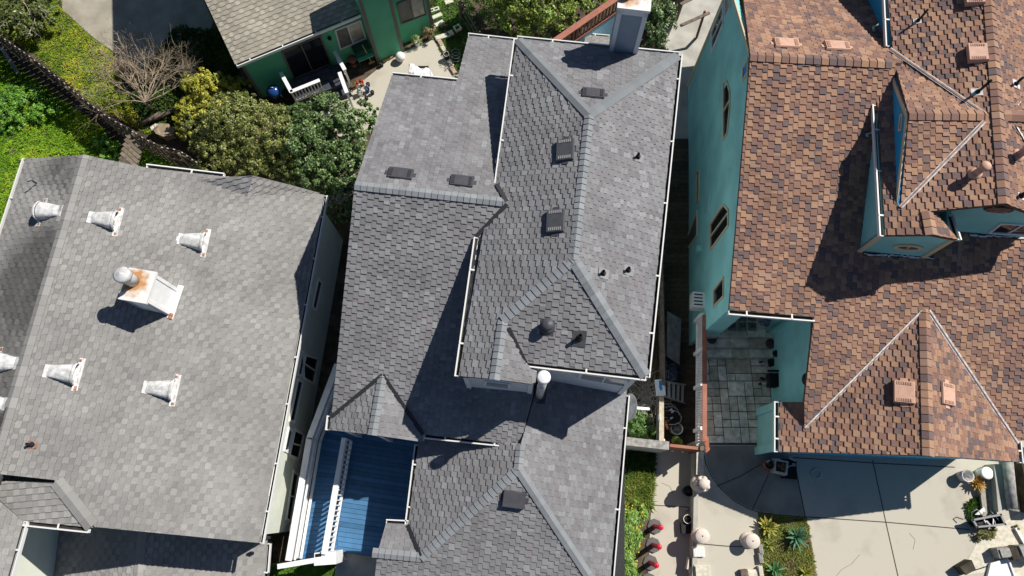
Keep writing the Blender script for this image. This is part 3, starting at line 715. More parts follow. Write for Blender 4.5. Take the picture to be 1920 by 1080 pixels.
# ================================================================== GREEN HOUSE (behind, top)
GA, GB = P(441, 121, 1.9), P(688, 19, 1.9)
GE_ = (GB - GA).normalized(); GN_ = V((-GE_.y, GE_.x, 0)); GANG = math.atan2(GE_.y, GE_.x)
def green_house():
    h = thing('house', 'green house with khaki roof and sliding door, beyond the shrubs', 'house', P(560, 60, -1.0))
    E, N = GE_, GN_
    pl = plane(GA, GB, GA + N * 3 + V((0, 0, 1.05)))
    slope(h, [(441, 121), (384, 0), (330, -115), (600, -190), (668, -10), (677, 16), (688, 19)], pl, 'khaki', ex=.18, w=(.16, .24), drop=.1, th=.02, m='old_shingle', shift=.13)
    gutter(h, GA + E * .05, GB - E * .35, -N, straps=1.25, w=.09)
    z0 = -1.1; a = GA - N * -.25 + E * .2; b = GB + N * .25
    wallbox(h, a, b, z0, 1.8, 'green'); wp = vplane(a, b); siding(h, a, b, -1.0, 1.75, 'green')
    wp = (wp[0], wp[1] + .03); c = hit(pl, 384, 0) + E * .2; c2 = a + N * 7
    wallbox(h, c2, a, z0, 1.85, 'green', zb=1.8)
    m = MB(); m.box(a + V((0, 0, .4 - a.z)) - N * .01, .06, .03, 1.4, GANG); m.build('corner_board', 'greentrim', h)
    f = window(h, wp, [(550, 149), (622, 119), (601, 64), (526, 94)], .07, 'greentrim', 'glass', 1, proud=.06, name='sliding_door')
    window(h, wp, [(637, 93), (687, 72), (676, 36), (627, 56)], .06, 'trim', 'midglass', 1, pane2='paleglass')
    q = hit(wp, 617, 70); m = MB(); m.lathe(q - N * .02, [(.09, 0), (.09, .05), (.06, .12), (0, .14)], 12, axis=-N); m.build('wall_lamp', 'black', h)
    # bump-out
    p, r = P(708, 118, -1.0), P(757, 97, -1.0); L = (r - p).length; dep = 1.3
    cc = (p + r) / 2 + N * (dep / 2); m = MB(); m.box(V((cc.x, cc.y, 1.6)), L / 2, dep / 2, 2.7, GANG); bo = m.build('bump_out', 'green', h)
    siding(bo, p - N * .0, p + E * L, -.98, 4.2, 'green')
    for s in (0, 1):
        m = MB(); q = p + E * (L * s + (.05 if s == 0 else -.05)) - N * .025; m.box(V((q.x, q.y, 1.6)), .07, .02, 2.7, GANG); m.build('corner_board', 'greentrim', bo)
    m = MB(); m.bar(p - N * .03 + V((0, 0, .02)), r - N * .03 + V((0, 0, .02)), .03, .1); m.build('base_board', 'greentrim', bo)
    # right wall with window
    w2 = P(811, 58, -1.0); t = (p - w2).dot(E); w1 = w2 + E * t; w1 = w1 + E * L
    wallbox(h, w1 - E * .3, w2, z0, 3.6, 'green'); wq = vplane(w1, w2); siding(h, w1 - E * .2, w2, -.98, 3.5, 'green'); wq = (wq[0], wq[1] + .03)
    window(h, wq, [(752, 45), (799, 27), (792, -14), (743, 6)], .06, 'greentrim', 'midglass', 1, pane2='paleglass')
    m = MB(); m.box(V((w2.x, w2.y, 1.2)) - N * .02, .07, .04, 2.3, GANG); m.build('corner_board', 'greentrim', h)
    wallbox(h, w2, w2 + N * 6, z0, 3.6, 'green')
    # upper roof behind, outside the frame
    e1 = w1 + E * .9 - N * .3 + V((0, 0, 4.65)); e2 = w2 + E * .4 - N * .35 + V((0, 0, 4.65))
    m = MB(); m.slab([e1, e2, e2 + N * 6 + V((0, 0, 1.8)), e1 + N * 6 + V((0, 0, 1.8))], V((0, 0, -.12)), (.33, .30, .24)); m.build('upper_roof', 'old_shingle', h)
    so = V((math.cos(R(32)), math.sin(R(32)), 0)) * (7.2 / math.tan(R(47.5)))
    q = [P(208, -90, -1) + so, P(213, 178, -1) + so, P(372, 160, -1) + so, P(400, -90, -1) + so]; m = MB(); m.prism([V((p.x, p.y, 6.2)) for p in q], 2.6); m.build('shadow_block', 'green', h)  # unseen block added and shaped to cast the shade on the yard
    return h
green_house()

# ================================================================== BLUE HOUSE (right)
def blue_house():
    E, N = axes(-4.4); W = -E
    h = thing('house', 'teal stucco house with brown shingle roof and upper tower, rightmost', 'house', P(1600, 600, .5))
    SR, SE_ = 7.4, 4.7
    ra, rb = P(1407, 105, SR), P(1674, 119, SR)
    S1 = plane(ra, rb, P(1367, 581, SE_)); S1z = lambda x, y: hit(S1, x, y).z
    rd = (rb - ra).normalized(); rn = V((-rd.y, rd.x, 0)); N1 = plane(ra, rb, ra + rn * 3 + V((0, 0, -1.25)))
    K = dict(ex=.12, w=(.15, .22), th=.027)
    slope(h, [(1407, 105), (1367, 581), (1526, 594), (1508, 750), (1508, 801), (1734, 579), (1906, 830), (1925, 815), (2010, 380), (1760, 300), (1690, 120)], S1, 'brown', **K)
    slope(h, [(1407, 105), (1690, 120), (1740, 40), (1720, -120), (1383, -110), (1394, 0)], N1, 'brown', **K)
    gz = S1z(1734, 579); g1, g2 = P(1734, 579, gz), P(1741, 854, gz)
    GL, GR = plane(g1, g2, hit(S1, 1510, 802)), plane(g1, g2, hit(S1, 1907, 831))
    slope(h, [(1734, 579), (1741, 854), (1460, 847), (1460, 754), (1510, 754), (1510, 802)], GL, 'brown', **K)
    slope(h, [(1734, 579), (1907, 831), (1911, 866), (1741, 854)], GR, 'brown', **K)
    cp = dict(pal='brown', w=.17, ex=.25)
    caps(h, ra, P(1672, 119, SR), N1[0], S1[0], **cp); caps(h, g2, g1, GL[0], GR[0], **cp)
    for a, b in (((1729, 584), (1510, 803)), ((1740, 582), (1907, 832))):
        n = S1[0]; q, r = hit(S1, *a), hit(S1, *b); o = strip(h, 'valley_flashing', q, r, n, .13, 'flash', .035)
        strip(o, 'valley_seam', q, r, n, .025, 'copper', .05)
    # tower
    TZ = 7.0; t1, t2 = P(1643, 200, TZ), P(1657, 442, TZ)
    TE_, TN_ = axes(math.degrees(math.atan2((t1 - t2).y, (t1 - t2).x)) - 90); pitch = .375
    TW = plane(t1, t2, t1 + TE_ * 3 + V((0, 0, 3 * pitch)))
    k1, k2 = hit(TW, 1858, 0), hit(TW, 1884, 382); kz = (k1.z + k2.z) / 2
    TEp = plane(k1, k2, k1 + TE_ * 3 + V((0, 0, -3 * pitch)))
    slope(h, [(1665, 0), (1674, 92), (1668, 150), (1645, 190), (1660, 441), (1690, 441), (1747, 440), (1738, 397), (1884, 382), (1858, 0), (1845, -120), (1655, -120)], TW, 'brown', **K)
    slope(h, [(1858, 0), (1884, 382), (1935, 400), (2010, 420), (1990, -120), (1845, -120)], TEp, 'brown', **K)
    caps(h, k2, hit(TW, 1847, -110), TW[0], TEp[0], **cp)
    # cross gable
    dz = hit(TW, 1851, 215).z; d1, d2 = P(1704, 215, dz), P(1851, 216, dz)
    DN, DS = plane(d1, d2, hit(TW, 1676, 115)), plane(d1, d2, hit(TW, 1688, 390))
    slope(h, [(1704, 215), (1851, 216), (1676, 94), (1677, 116)], DN, 'brown', **K)
    slope(h, [(1704, 215), (1851, 216), (1688, 390)], DS, 'brown', **K)
    caps(h, d1, d2, DN[0], DS[0], **cp)
    for a, b in (((1668, 93), (1846, 215)), ((1845, 229), (1688, 390))):
        n = TW[0]; q, r = hit(TW, *a), hit(TW, *b); o = strip(h, 'valley_flashing', q, r, n, .12, 'flash', .05)
        strip(o, 'valley_seam', q, r, n, .045, 'copper', .064)
    # east cross gable
    x1 = hit(TEp, 1882, 216); x1.z = min(x1.z, kz); x2 = P(1990, 222, x1.z)
    XN, XS = plane(x1, x2, hit(TEp, 1930, 160)), plane(x1, x2, hit(TEp, 1935, 290))
    slope(h, [(1884, 216), (1990, 222), (1960, 130)], XN, 'brown', **K); slope(h, [(1884, 216), (1990, 222), (1960, 330)], XS, 'brown', **K)
    caps(h, x2, x1, XN[0], XS[0], **cp)
    for a, b in (((1898, 210), (1935, 170)), ((1898, 228), (1940, 300))):
        strip(h, 'valley_flashing', hit(TEp, *a), hit(TEp, *b), TEp[0], .12, 'flash', .06)
    # west gable wall of the cross gable
    gp, gn, gs = P(1704, 215, dz), hit(TW, 1676, 116), hit(TW, 1688, 389)
    gn, gs = hit(TW, 1673, 135), hit(TW, 1683, 391); o1 = V((0, 0, 0)); dv = V((0, 0, .35))
    m = MB(); m.slab([gn, gp - V((0, 0, .06)), gs, gs - dv, gn - dv], TE_ * .12); dw = m.build('gable_wall', 'bluefascia', h); fixn(dw)
    gw = vplane(gn + o1, gs + o1)
    if gw[0].dot(TE_) > 0: gw = (-gw[0], -gw[1])
    for a, b in ((gn, gp), (gp, gs)):
        m = MB(); m.bar(a - V((0, 0, .09)) + o1 * .5, b - V((0, 0, .09)) + o1 * .5, .05, .13); m.build('rake_board', 'tan', dw)
    window(dw, gw, [(1686, 247), (1692, 245), (1695, 212), (1689, 216)], .06, 'tan', 'brightblue', 0)
    # tower small front gable
    sp = hit(TW, 1747, 440); s0 = hit(TW, 1738, 397); s0.z = sp.z = max(s0.z, sp.z); SG = plane(s0, sp, P(1795, 451, sp.z - .28))
    slope(h, [(1738, 397), (1754, 397), (1795, 449), (1747, 440)], SG, 'brown', **K)
    caps(h, sp, s0, TW[0], SG[0], **cp)
    fc = hit(TW, 1657, 442); fr = P(1795, 451, sp.z - .28)
    a, b = fc + TE_ * .05 + TN_ * .12, fr + TN_ * .12 - TE_ * .02
    zb = 4.0; m = MB(); pk = V((sp.x, sp.y, 0)) + TN_ * .12
    d = (b - a); d.z = 0; d.normalize(); tt = (pk - a).dot(d)
    A0, B0, PK = V((a.x, a.y, zb)), V((b.x, b.y, zb)), V((a.x, a.y, 0)) + d * tt
    m.slab([A0, B0, V((b.x, b.y, fr.z - .1)), V((PK.x, PK.y, sp.z - .08)), V((a.x, a.y, fc.z - .1))], TN_ * .15); fw = m.build('wall', 'teal', h); fixn(fw)
    fp = vplane(a, b)
    for q, r in ((V((a.x, a.y, fc.z - .12)), V((PK.x, PK.y, sp.z - .1))), (V((PK.x, PK.y, sp.z - .1)), V((b.x, b.y, fr.z - .12)))):
        m = MB(); m.bar(q - TN_ * .03, r - TN_ * .03, .05, .11); m.build('rake_board', 'tan', fw)
    for q, zt in ((a, fc.z), (b, fr.z)):
        m = MB(); m.box(V((q.x, q.y, (zt + zb) / 2 - .1)) - TN_ * .02, .07, .03, (zt - zb) / 2 - .05, math.atan2(d.y, d.x)); m.build('corner_board', 'tan', fw)
    # oval window
    oc = hit(fp, 1703, 463); ring = []
    for k in range(24):
        t = 2 * math.pi * k / 24; ring.append(oc + d * (0.44 * math.cos(t)) + V((0, 0, .24 * math.sin(t))))
    window(fw, fp, None, .12, 'tan', 'midglass', 1, pts3=ring, name='oval_window')
    m = MB(); q = a + TN_ * .05; wallbox(h, V((a.x, a.y, 0)) + TN_ * 4.8, a, zb, fc.z - .12, 'teal')
    wallbox(h, b, V((b.x, b.y, 0)) + TN_ * 1.2, zb, fr.z - .12, 'teal')
    # upper step of the tower's west wall
    uu = hit(TW, 1669, 86); wallbox(h, V((uu.x, uu.y, 0)) + TN_ * 5 + TE_ * .08, uu + TE_ * .08 - TN_ * .9, zb, uu.z - .12, 'bluefascia')
    # main front gable wall of the tower
    ma = hit(TW, 1744, 397); mp = k2; mb_ = hit(TEp, 2000, 420)
    a2 = V((ma.x, ma.y, 0)) + TN_ * .15; d2_ = TE_; pk2 = V((mp.x, mp.y, 0)) + TN_ * .15
    a2 = pk2 - TE_ * (pk2 - a2).dot(TE_); b2 = pk2 + TE_ * 2.1
    m = MB(); m.slab([V((a2.x, a2.y, zb)), V((b2.x, b2.y, zb)), V((b2.x, b2.y, kz - 2.1 * pitch - .1)), V((pk2.x, pk2.y, kz - .1)), V((a2.x, a2.y, ma.z - .12))], TN_ * .15)
    mw = m.build('wall', 'teal', h); fixn(mw); mpn = vplane(a2, b2)
    for q, r in ((V((a2.x, a2.y, ma.z - .12)), V((pk2.x, pk2.y, kz - .1))), (V((pk2.x, pk2.y, kz - .1)), V((b2.x, b2.y, kz - 2.1 * pitch - .1)))):
        m = MB(); m.bar(q - TN_ * .03, r - TN_ * .03, .05, .1); m.build('rake_board', 'tan', mw)
    oc = hit(mpn, 1872, 391); m = MB(); ring = [(.42 * math.cos(2 * math.pi * k / 20), .2 * math.sin(2 * math.pi * k / 20)) for k in range(20)]
    m.slab([oc - TN_ * .05 + TE_ * u + V((0, 0, v)) for u, v in ring], TN_ * .05); ov = m.build('oval_vent', 'darkmetal', mw); fixn(ov)
    for k in range(5):
        m = MB(); v = (k - 2) * .07; u = .38 * math.sqrt(max(0, 1 - (v / .2) ** 2)); m.obox(oc - TN_ * .06 + V((0, 0, v)), TE_, TN_, V((0, 0, 1)), u, .012, .014); m.build('louvre', 'copper', ov)
    window(mw, mpn, [(1852, 436), (1932, 440), (1945, 421), (1876, 417)], .07, 'trim', 'glass', 1)
    # torn metal apron flashing along the wall bases
    for q, r in ((hit(S1, 1617, 476), hit(S1, 1748, 484)), (hit(S1, 1815, 441), hit(S1, 1945, 447))):
        o = strip(h, 'apron_flashing', q, r, S1[0], .09, 'black', .04, .008); L = (r - q).length; dd = (r - q).normalized(); sd = S1[0].cross(dd); s = .02
        m = MB()
        while s < L:
            l = random.uniform(.05, .22); m.obox(q + dd * (s + l / 2) + sd * random.uniform(-.025, .025) + S1[0] * .052, dd, sd, S1[0], l / 2, random.uniform(.012, .034), .004); s += l * random.uniform(.75, .95)
        m.build('torn_foil', 'flash', o)
    # gutters
    gutter(h, t1 + TN_ * .05, t2, -TE_, straps=1.4); gutter(h, hit(TW, 1659, -100), hit(TW, 1668, 86), -TE_, straps=1.4)
    gutter(h, P(1795, 448, fr.z), P(1752, 400, fr.z - .02) + TE_ * .45, TE_, straps=0)
    gutter(h, P(1367, 581, SE_), hit(S1, 1526, 594), -N, straps=1.0, w=.12)
    gutter(h, hit(GL, 1460, 754), hit(GL, 1460, 847), W, straps=.75, w=.11); gutter(h, hit(GR, 1908, 829), hit(GR, 1912, 867), E, straps=.4)
    for q in (hit(TW, 1640, 245), hit(TW, 1652, 42)):
        m = MB(); m.tube([q - TE_ * .02 - V((0, 0, .1)), q - TE_ * .12 - V((0, 0, .25)), q + TE_ * .03 - V((0, 0, .5)), q + TE_ * .03 - V((0, 0, 1.6))], .045, 8); m.build('downspout', 'teallite', h)
    # ---------------- lower walls
    z0 = -1.1; i = E * .1
    A, B = ra + i, P(1367, 581, SE_) + i + N * .12; NWc = V((7.92, 18.08, 0)) + i * .5; zn = zat(N1, NWc.x, NWc.y)
    wallbox(h, NWc, A, z0, zn - .15, 'teal', zb=SR - .14); wallbox(h, A, B, z0, SR - .14, 'teal', zb=SE_ - .12)
    wp = vplane(A, B)
    for q, r in ((V((NWc.x, NWc.y, zn - .16)), V((A.x, A.y, SR - .14))), (V((A.x, A.y, SR - .14)), V((B.x, B.y, SE_ - .12)))):
        m = MB(); m.bar(q + W * .03, r + W * .03, .05, .12); m.build('rake_board', 'tan', h)
    m = MB(); m.box(V((NWc.x, NWc.y, 2)) + W * .02, .03, .08, 3, R(-4.4)); m.build('corner_board', 'tan', h)
    wn = hit(N1, 1700, -100); wallbox(h, V((wn.x + 2, NWc.y, 0)), NWc, z0, zn - .15, 'teal')
    window(h, wp, [(1332, 472), (1367, 424), (1367, 393), (1358, 382), (1350, 392), (1332, 420)], .07, 'tan', 'glass', 1, name='arched_window')
    window(h, wp, [(1357, 265), (1365, 250), (1370, 200), (1370, 170), (1364, 150), (1357, 154)], .07, 'tan', 'glass', 1, name='arched_window')
    window(h, wp, [(1393, 154), (1404, 136), (1404, 107), (1394, 127)], .07, 'tan', 'brightblue', 0)
    wn_ = vplane(NWc, A); window(h, wn_, [(1335, 101), (1357, 46), (1357, 2), (1335, 58)], .09, 'trim', 'glass', 1); window(h, wn_, [(1360, 38), (1370, 14), (1370, -30), (1360, -6)], .06, 'trim', 'paleglass', 0)
    window(h, wp, [(1306, 383), (1311, 376), (1312, 318), (1307, 324)], .05, 'tan', 'glass', 0); window(h, wp, [(1288, 470), (1308, 442), (1308, 394), (1288, 448)], .06, 'tan', 'midglass', 0)
    window(h, wp, [(1339, 577), (1358, 556), (1358, 518), (1339, 544)], .05, 'tan', 'glass', 0)
    q = [hit(wp, *p) for p in ((1324, 398), (1328, 396), (1332, 362), (1328, 364))]; m = MB(); m.slab([p + W * .03 for p in q], E * .03); m.build('wall_panel', 'teallite', h)
    q = hit(wp, 1313, 468); m = MB(); m.box(q + W * .08, .08, .11, .16, R(-4.4)); m.build('meter_box', 'teallite', h)
    q = hit(wp, 1318, 566); m = MB(); m.box(q + W * .22, .22, .3, .25, R(-4.4)); ac = m.build('air_conditioner', 'gutter', h)
    for k in range(4):
        m = MB(); m.box(q + W * .24 + N * ((k - 1.5) * .13) + V((0, 0, .256)), .16, .022, .006, R(-4.4)); m.build('slot', 'black', ac)
    # courtyard: corner pier, recessed porch wall, east wall
    by = B; pe = .7
    m = MB(); c = V((B.x, B.y, 0)) + E * .32 + N * .35; m.box(V((c.x, c.y, 2.4)), .32, .34, 2.1, R(-4.4)); m.build('pier', 'teallite', h)
    ec = hit(S1, 1526, 594) + E * .12 + N * .1; es = hit(S1, 1508, 752) + E * .12
    e0 = V((ec.x, ec.y, 0))
    wallbox(h, e0 + N * 1.5, V((es.x, es.y, 0)) + N * .05, .4, hit(S1, 1526, 594).z - .1, 'teal', zb=hit(S1, 1508, 752).z - .12)
    pw = P(1437, 622, 1.0); px_ = e0 + W * (e0 - V((pw.x, pw.y, 0))).dot(E) + N * .25
    wallbox(h, px_, e0 + N * .25, .4, SE_ - .15, 'teal'); wallbox(h, px_ + N * 1.6, px_, .4, SE_ - .15, 'teal')
    r0 = V((B.x, B.y, 0)) + N * 2.0; wallbox(h, r0, e0 + N * 2.0, .4, SE_, 'teal')
    ew = vplane(e0, V((es.x, es.y, 0))); q = hit(ew, 1511, 711); m = MB(); m.lathe(q, [(.2, 0), (.2, .03), (.14, .08), (0, .1)], 16, axis=ew[0]); m.build('wall_lamp', 'black', h)
    # garage walls
    gw1 = hit(GL, 1460, 754) + E * .2; gw2 = hit(GL, 1460, 847) + E * .2 + N * .22
    gx1, gx2 = V((gw1.x, gw1.y, 0)), V((gw2.x, gw2.y, 0))
    wallbox(h, gx1, gx2, .4, gw2.z - .05, 'teallite'); wallbox(h, V((es.x, es.y, 0)), gx1, .4, gw2.z, 'teallite')
    for q in (gx1, gx2):
        m = MB(); m.box(V((q.x, q.y, 1.6)) + W * .03, .045, .13, 1.2, R(-4.4)); m.build('corner_board', 'teallite', h)
    gr2 = hit(GR, 1912, 866) + W * .2 + N * .24; gxr = V((gr2.x, gr2.y, 0)); gpk = V((g2.x, g2.y, 0)) + N * .24
    wallbox(h, gx2, gpk, .4, gw2.z - .02, 'bluefascia', zb=gz - .14); wallbox(h, gpk, gxr, .4, gz - .14, 'bluefascia', zb=gr2.z - .05)
    fa, fb = hit(GL, 1462, 848) - V((0, 0, .13)), g2 - V((0, 0, .14)); fc_ = hit(GR, 1910, 867) - V((0, 0, .13))
    for q, r in ((fa, fb), (fb, fc_)):
        m = MB(); m.bar(q + N * .06 - V((0, 0, .1)), r + N * .06 - V((0, 0, .1)), .07, .4); m.build('fascia', 'bluefascia', h)
    gd1, gd2 = gx2 + (gxr - gx2) * .13, gx2 + (gxr - gx2) * .87; dn = (gd2 - gd1).normalized(); dout = V((dn.y, -dn.x, 0))
    m = MB(); mid = (gd1 + gd2) / 2; m.obox(V((mid.x, mid.y, 1.55)) + dout * .02, dn, dout, V((0, 0, 1)), (gd2 - gd1).length / 2, .03, 1.05); gd = m.build('garage_door', 'bluefascia', h)
    for k in range(1, 4):
        m = MB(); m.obox(V((mid.x, mid.y, .5 + .525 * k)) + dout * .055, dn, dout, V((0, 0, 1)), (gd2 - gd1).length / 2, .008, .015); m.build('panel_line', 'teallite', gd)
    m = MB(); q = gd1 + V((0, 0, 2.66)); m.obox(V((mid.x, mid.y, 2.66)) + dout * .09, dn, dout, V((0, 0, 1)), (gd2 - gd1).length / 2 + .1, .06, .06); m.build('door_head', 'teallite', h)
    ge = V((gxr.x, gxr.y, 0)); wallbox(h, ge, ge + N * 9, .4, gr2.z - .1, 'teallite')
    # vents
    PV = dict(m='pinkvent', lou='pinkvent')
    for p in ((1474, 84), (1569, 89)): flat_vent(h, N1, *p, .82, .46, h=.09, **PV)
    flat_vent(h, GL, 1695, 736, .72, .6, h=.16, **PV); flat_vent(h, GR, 1774, 739, .72, .5, h=.09, **PV)
    flat_vent(h, TW, 1832, 103, .62, .56, h=.2, **PV); flat_vent(h, TW, 1826, -3, .62, .56, h=.2, **PV)
    pipe_vent(h, TW, 1828, 326, .1, .42, 'pinkvent', cap='pinkvent', patch='pinkvent', pw=.14)
    pipe_vent(h, TW, 1721, 40, .035, .55, 'black', patch='flash', pw=.1); pipe_vent(h, TW, 1833, 173, .04, .62, 'black', patch='flash', pw=.13)
    pipe_vent(h, TEp, 1903, 158, .04, .35, 'black', patch='flash', pw=.13); pipe_vent(h, TEp, 1908, 292, .11, .45, 'pinkvent', cap='pinkvent', pw=.12); pipe_vent(h, TEp, 1912, 368, .05, .3, 'black', patch='flash', pw=.1)
    return h
blue_house()

# ================================================================== GROUND AND PAVING
from mathutils import noise as mn
def Q(pts, z): return [P(x, y, z) for x, y in pts]
def sheet(name, px, z, m, depth=None):
    mb = MB(); t = Q(px, z)
    if depth is None: mb.poly(t)
    else: mb.prism(t, z - depth)
    o = mb.build(name, m); fixn(o); o['kind'] = 'structure'; return o
def inside(p, poly):
    c = False; n = len(poly); j = n - 1
    for i in range(n):
        a, b = poly[i], poly[j]
        if (a.y > p[1]) != (b.y > p[1]) and p[0] < (b.x - a.x) * (p[1] - a.y) / (b.y - a.y) + a.x: c = not c
        j = i
    return c
mb = MB(); mb.poly([(-400, -400, -1), (400, -400, -1), (400, 400, -1), (-400, 400, -1)]); struct('ground', mb, 'soil')
sheet('concrete_pad', [(105, -90), (117, 18), (172, 68), (215, 98), (300, 170), (360, 150), (400, 40), (330, -110)], -.99, 'yard_concrete')
sheet('patio_slab', [(590, 212), (655, 172), (735, 108), (815, 70), (838, 108), (872, 150), (880, 215), (640, 260)], -.985, 'concrete')
sheet('side_path', [(1256, -80), (1400, -80), (1320, 260), (1236, 260)], -.985, 'concrete2')
# boarded side yard: planks as geometry
def planks(mb, quad, n, gap, up, along=True):
    a, b, c, d = quad                                # boards run from side a-d to side b-c
    for i in range(n):
        t0, t1 = i / n, (i + 1) / n - gap / n
        q = [a.lerp(d, t0), b.lerp(c, t0), b.lerp(c, t1), a.lerp(d, t1)]
        k = random.uniform(.8, 1.2)
        mb.slab([p + V((0, 0, up)) for p in q], V((0, 0, -.03)), tuple(x * k for x in PLK))
PLK = (.075, .062, .042)
mb = MB(); planks(mb, Q([(1226, 262), (1300, 262), (1308, 838), (1240, 838)], -.97), 62, .06, 0); struct('board_walk', mb, 'board')
# front: lower path, raised drive, courtyard
sheet('path', [(1120, 843), (1303, 843), (1300, 1250), (1090, 1250)], 0, 'concrete', 1.3)
sheet('bed_soil', [(1120, 848), (1228, 846), (1221, 950), (1208, 1250), (1080, 1250)], .02, 'soil')
sheet('driveway', [(1306, 826), (2200, 826), (2200, 1250), (1303, 1250)], .5, 'concrete', 1.7)
def joint(pts, z, w=.03):
    mb = MB(); q = Q(pts, z)
    for a, b in zip(q, q[1:]): mb.bar(a, b, w, .004)
    o = mb.build('control_joint', 'joint'); o['kind'] = 'structure'
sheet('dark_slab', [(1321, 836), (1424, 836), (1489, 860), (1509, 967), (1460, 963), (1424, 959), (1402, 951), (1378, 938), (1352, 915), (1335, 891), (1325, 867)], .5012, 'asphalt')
joint([(1219, 947), (1299, 951)], .002)
for l in ([(1319, 845), (1323, 868), (1334, 893), (1352, 917), (1378, 940), (1402, 953), (1424, 961), (1460, 965), (1510, 969), (1660, 979), (1818, 993)], [(1344, 912), (1388, 893), (1426, 871)],
          [(1411, 955), (1425, 925), (1441, 889)], [(1488, 858), (1510, 969)], [(1636, 862), (1661, 979), (1686, 1090)], [(1490, 858), (1636, 868), (1790, 876)], [(1320, 833), (1424, 834)], [(1850, 1062), (1795, 1080)], [(1306, 1019), (1362, 1024), (1422, 1026)]):
    joint(l, .504, .032)
for l in ([(1560, 1090), (1578, 1068), (1596, 1058), (1612, 1040)], [(1705, 1000), (1716, 1012), (1712, 1030)], [(1240, 905), (1256, 912), (1262, 926)]): joint(l, .503 if l[0][0] > 1300 else .003, .008)
sheet('lawn_soil', [(1421, 961), (1512, 970), (1524, 1030), (1534, 1100), (1428, 1100), (1424, 1020)], .506, 'earthgrass')
# patio of irregular stone, three steps up under the porch
sheet('patio_bed', [(1322, 560), (1545, 560), (1520, 833), (1322, 832)], .507, 'soil')
def stone_rect(mb, x0, y0, x1, y1, z, g=.015):
    k = random.choice([(.74, .66, .54), (.68, .61, .50), (.76, .69, .57), (.70, .61, .49), (.58, .49, .38), (.74, .68, .58)]); f = random.uniform(.85, 1.12)
    mb.slab([V((x0 + g, y0 + g, z)), V((x1 - g, y0 + g, z)), V((x1 - g, y1 - g, z)), V((x0 + g, y1 - g, z))], V((0, 0, -.03)), tuple(c * f for c in k))
mb = MB(); A = P(1326, 831, .53); Bp = P(1500, 672, .53); x0, y0, x1, y1 = A.x, A.y, Bp.x, Bp.y
gx, gy = 12, 11; used = set(); cw, chh = (x1 - x0) / gx, (y1 - y0) / gy
for j in range(gy):
    for i in range(gx):
        if (i, j) in used: continue
        sx, sy = random.choice([(1, 1), (2, 1), (2, 2), (1, 2), (1, 1), (3, 2), (2, 1), (1, 2)])
        while sx > 1 and (i + sx > gx or any((i + q, j) in used for q in range(sx))): sx -= 1
        sy = min(sy, gy - j)
        for q in range(sx):
            for r in range(sy): used.add((i + q, j + r))
        stone_rect(mb, x0 + i * cw, y0 + j * chh, x0 + (i + sx) * cw, y0 + (j + sy) * chh, .53)
o = struct('patio', mb, 'slate_stone')
for k, (ya, yb) in enumerate(((672, 653), (653, 634), (634, 560))):
    z = .53 + .15 * (k + 1); a, b = P(1326, ya, z), P(1500, yb, z); mb = MB(); xx = a.x
    while xx < b.x - .1:
        w_ = random.uniform(.6, 1.1); w_ = min(w_, b.x - xx)
        yy = a.y
        while yy < b.y - .02:
            hh_ = min(b.y - yy, .75 if k == 2 else 9); stone_rect(mb, xx, yy, xx + w_, yy + hh_, z, .008); yy += hh_
        xx += w_
    mb.slab([V((a.x, a.y, z - .03)), V((b.x, a.y, z - .03)), V((b.x, b.y + .05, z - .03)), V((a.x, b.y + .05, z - .03))], V((0, 0, -.14)), (.24, .23, .21))
    mb.bar(V((a.x, a.y + .02, z - .004)), V((b.x, a.y + .02, z - .004)), .05, .03, col=(.42, .40, .36))
    struct('patio_step', mb, 'slate_stone')
# six carved tiles on the porch floor
for i in range(3):
    for j in range(2):
        c = P(1373 + 18.5 * i, 613 - 19 * j, .985); a = .155; mb = MB(); mb.box(c, a, a, .008, R(-4), (.34, .32, .29))
        o = mb.build('carved_tile', 'slate_stone'); tag(o, 'carved square floor tile set in the grey porch floor', 'tile', 'carved tiles in the porch floor'); o.data.transform(Matrix.Translation(-c)); o.location = c; ORG[o.name] = c
        for s in (1, .62):
            m = MB()
            for q in range(4):
                t = math.pi / 2 * q + R(-4); d = V((math.cos(t), math.sin(t), 0)); e = V((-d.y, d.x, 0)); m.bar(c + d * a * s * .88 + e * a * s * .88 + V((0, 0, .012)), c + d * a * s * .88 - e * a * s * .88 + V((0, 0, .012)), .018, .01, col=(.12, .11, .10))
            m.build('carving', 'slate_stone', o)
        m = MB()
        for q in range(4):
            t = math.pi / 4 * q; d = V((math.cos(t), math.sin(t), 0)); m.bar(c - d * a * .45 + V((0, 0, .012)), c + d * a * .45 + V((0, 0, .012)), .018, .01, col=(.12, .11, .10))
        m.build('rosette', 'slate_stone', o)
sheet('front_slab', [(632, 1034), (740, 1049), (740, 1130), (622, 1130)], .05, 'concrete2', 1.2)
sheet('front_lawn_soil', [(505, 1058), (634, 1040), (626, 1130), (495, 1130)], .0, 'earthgrass', 1.2)

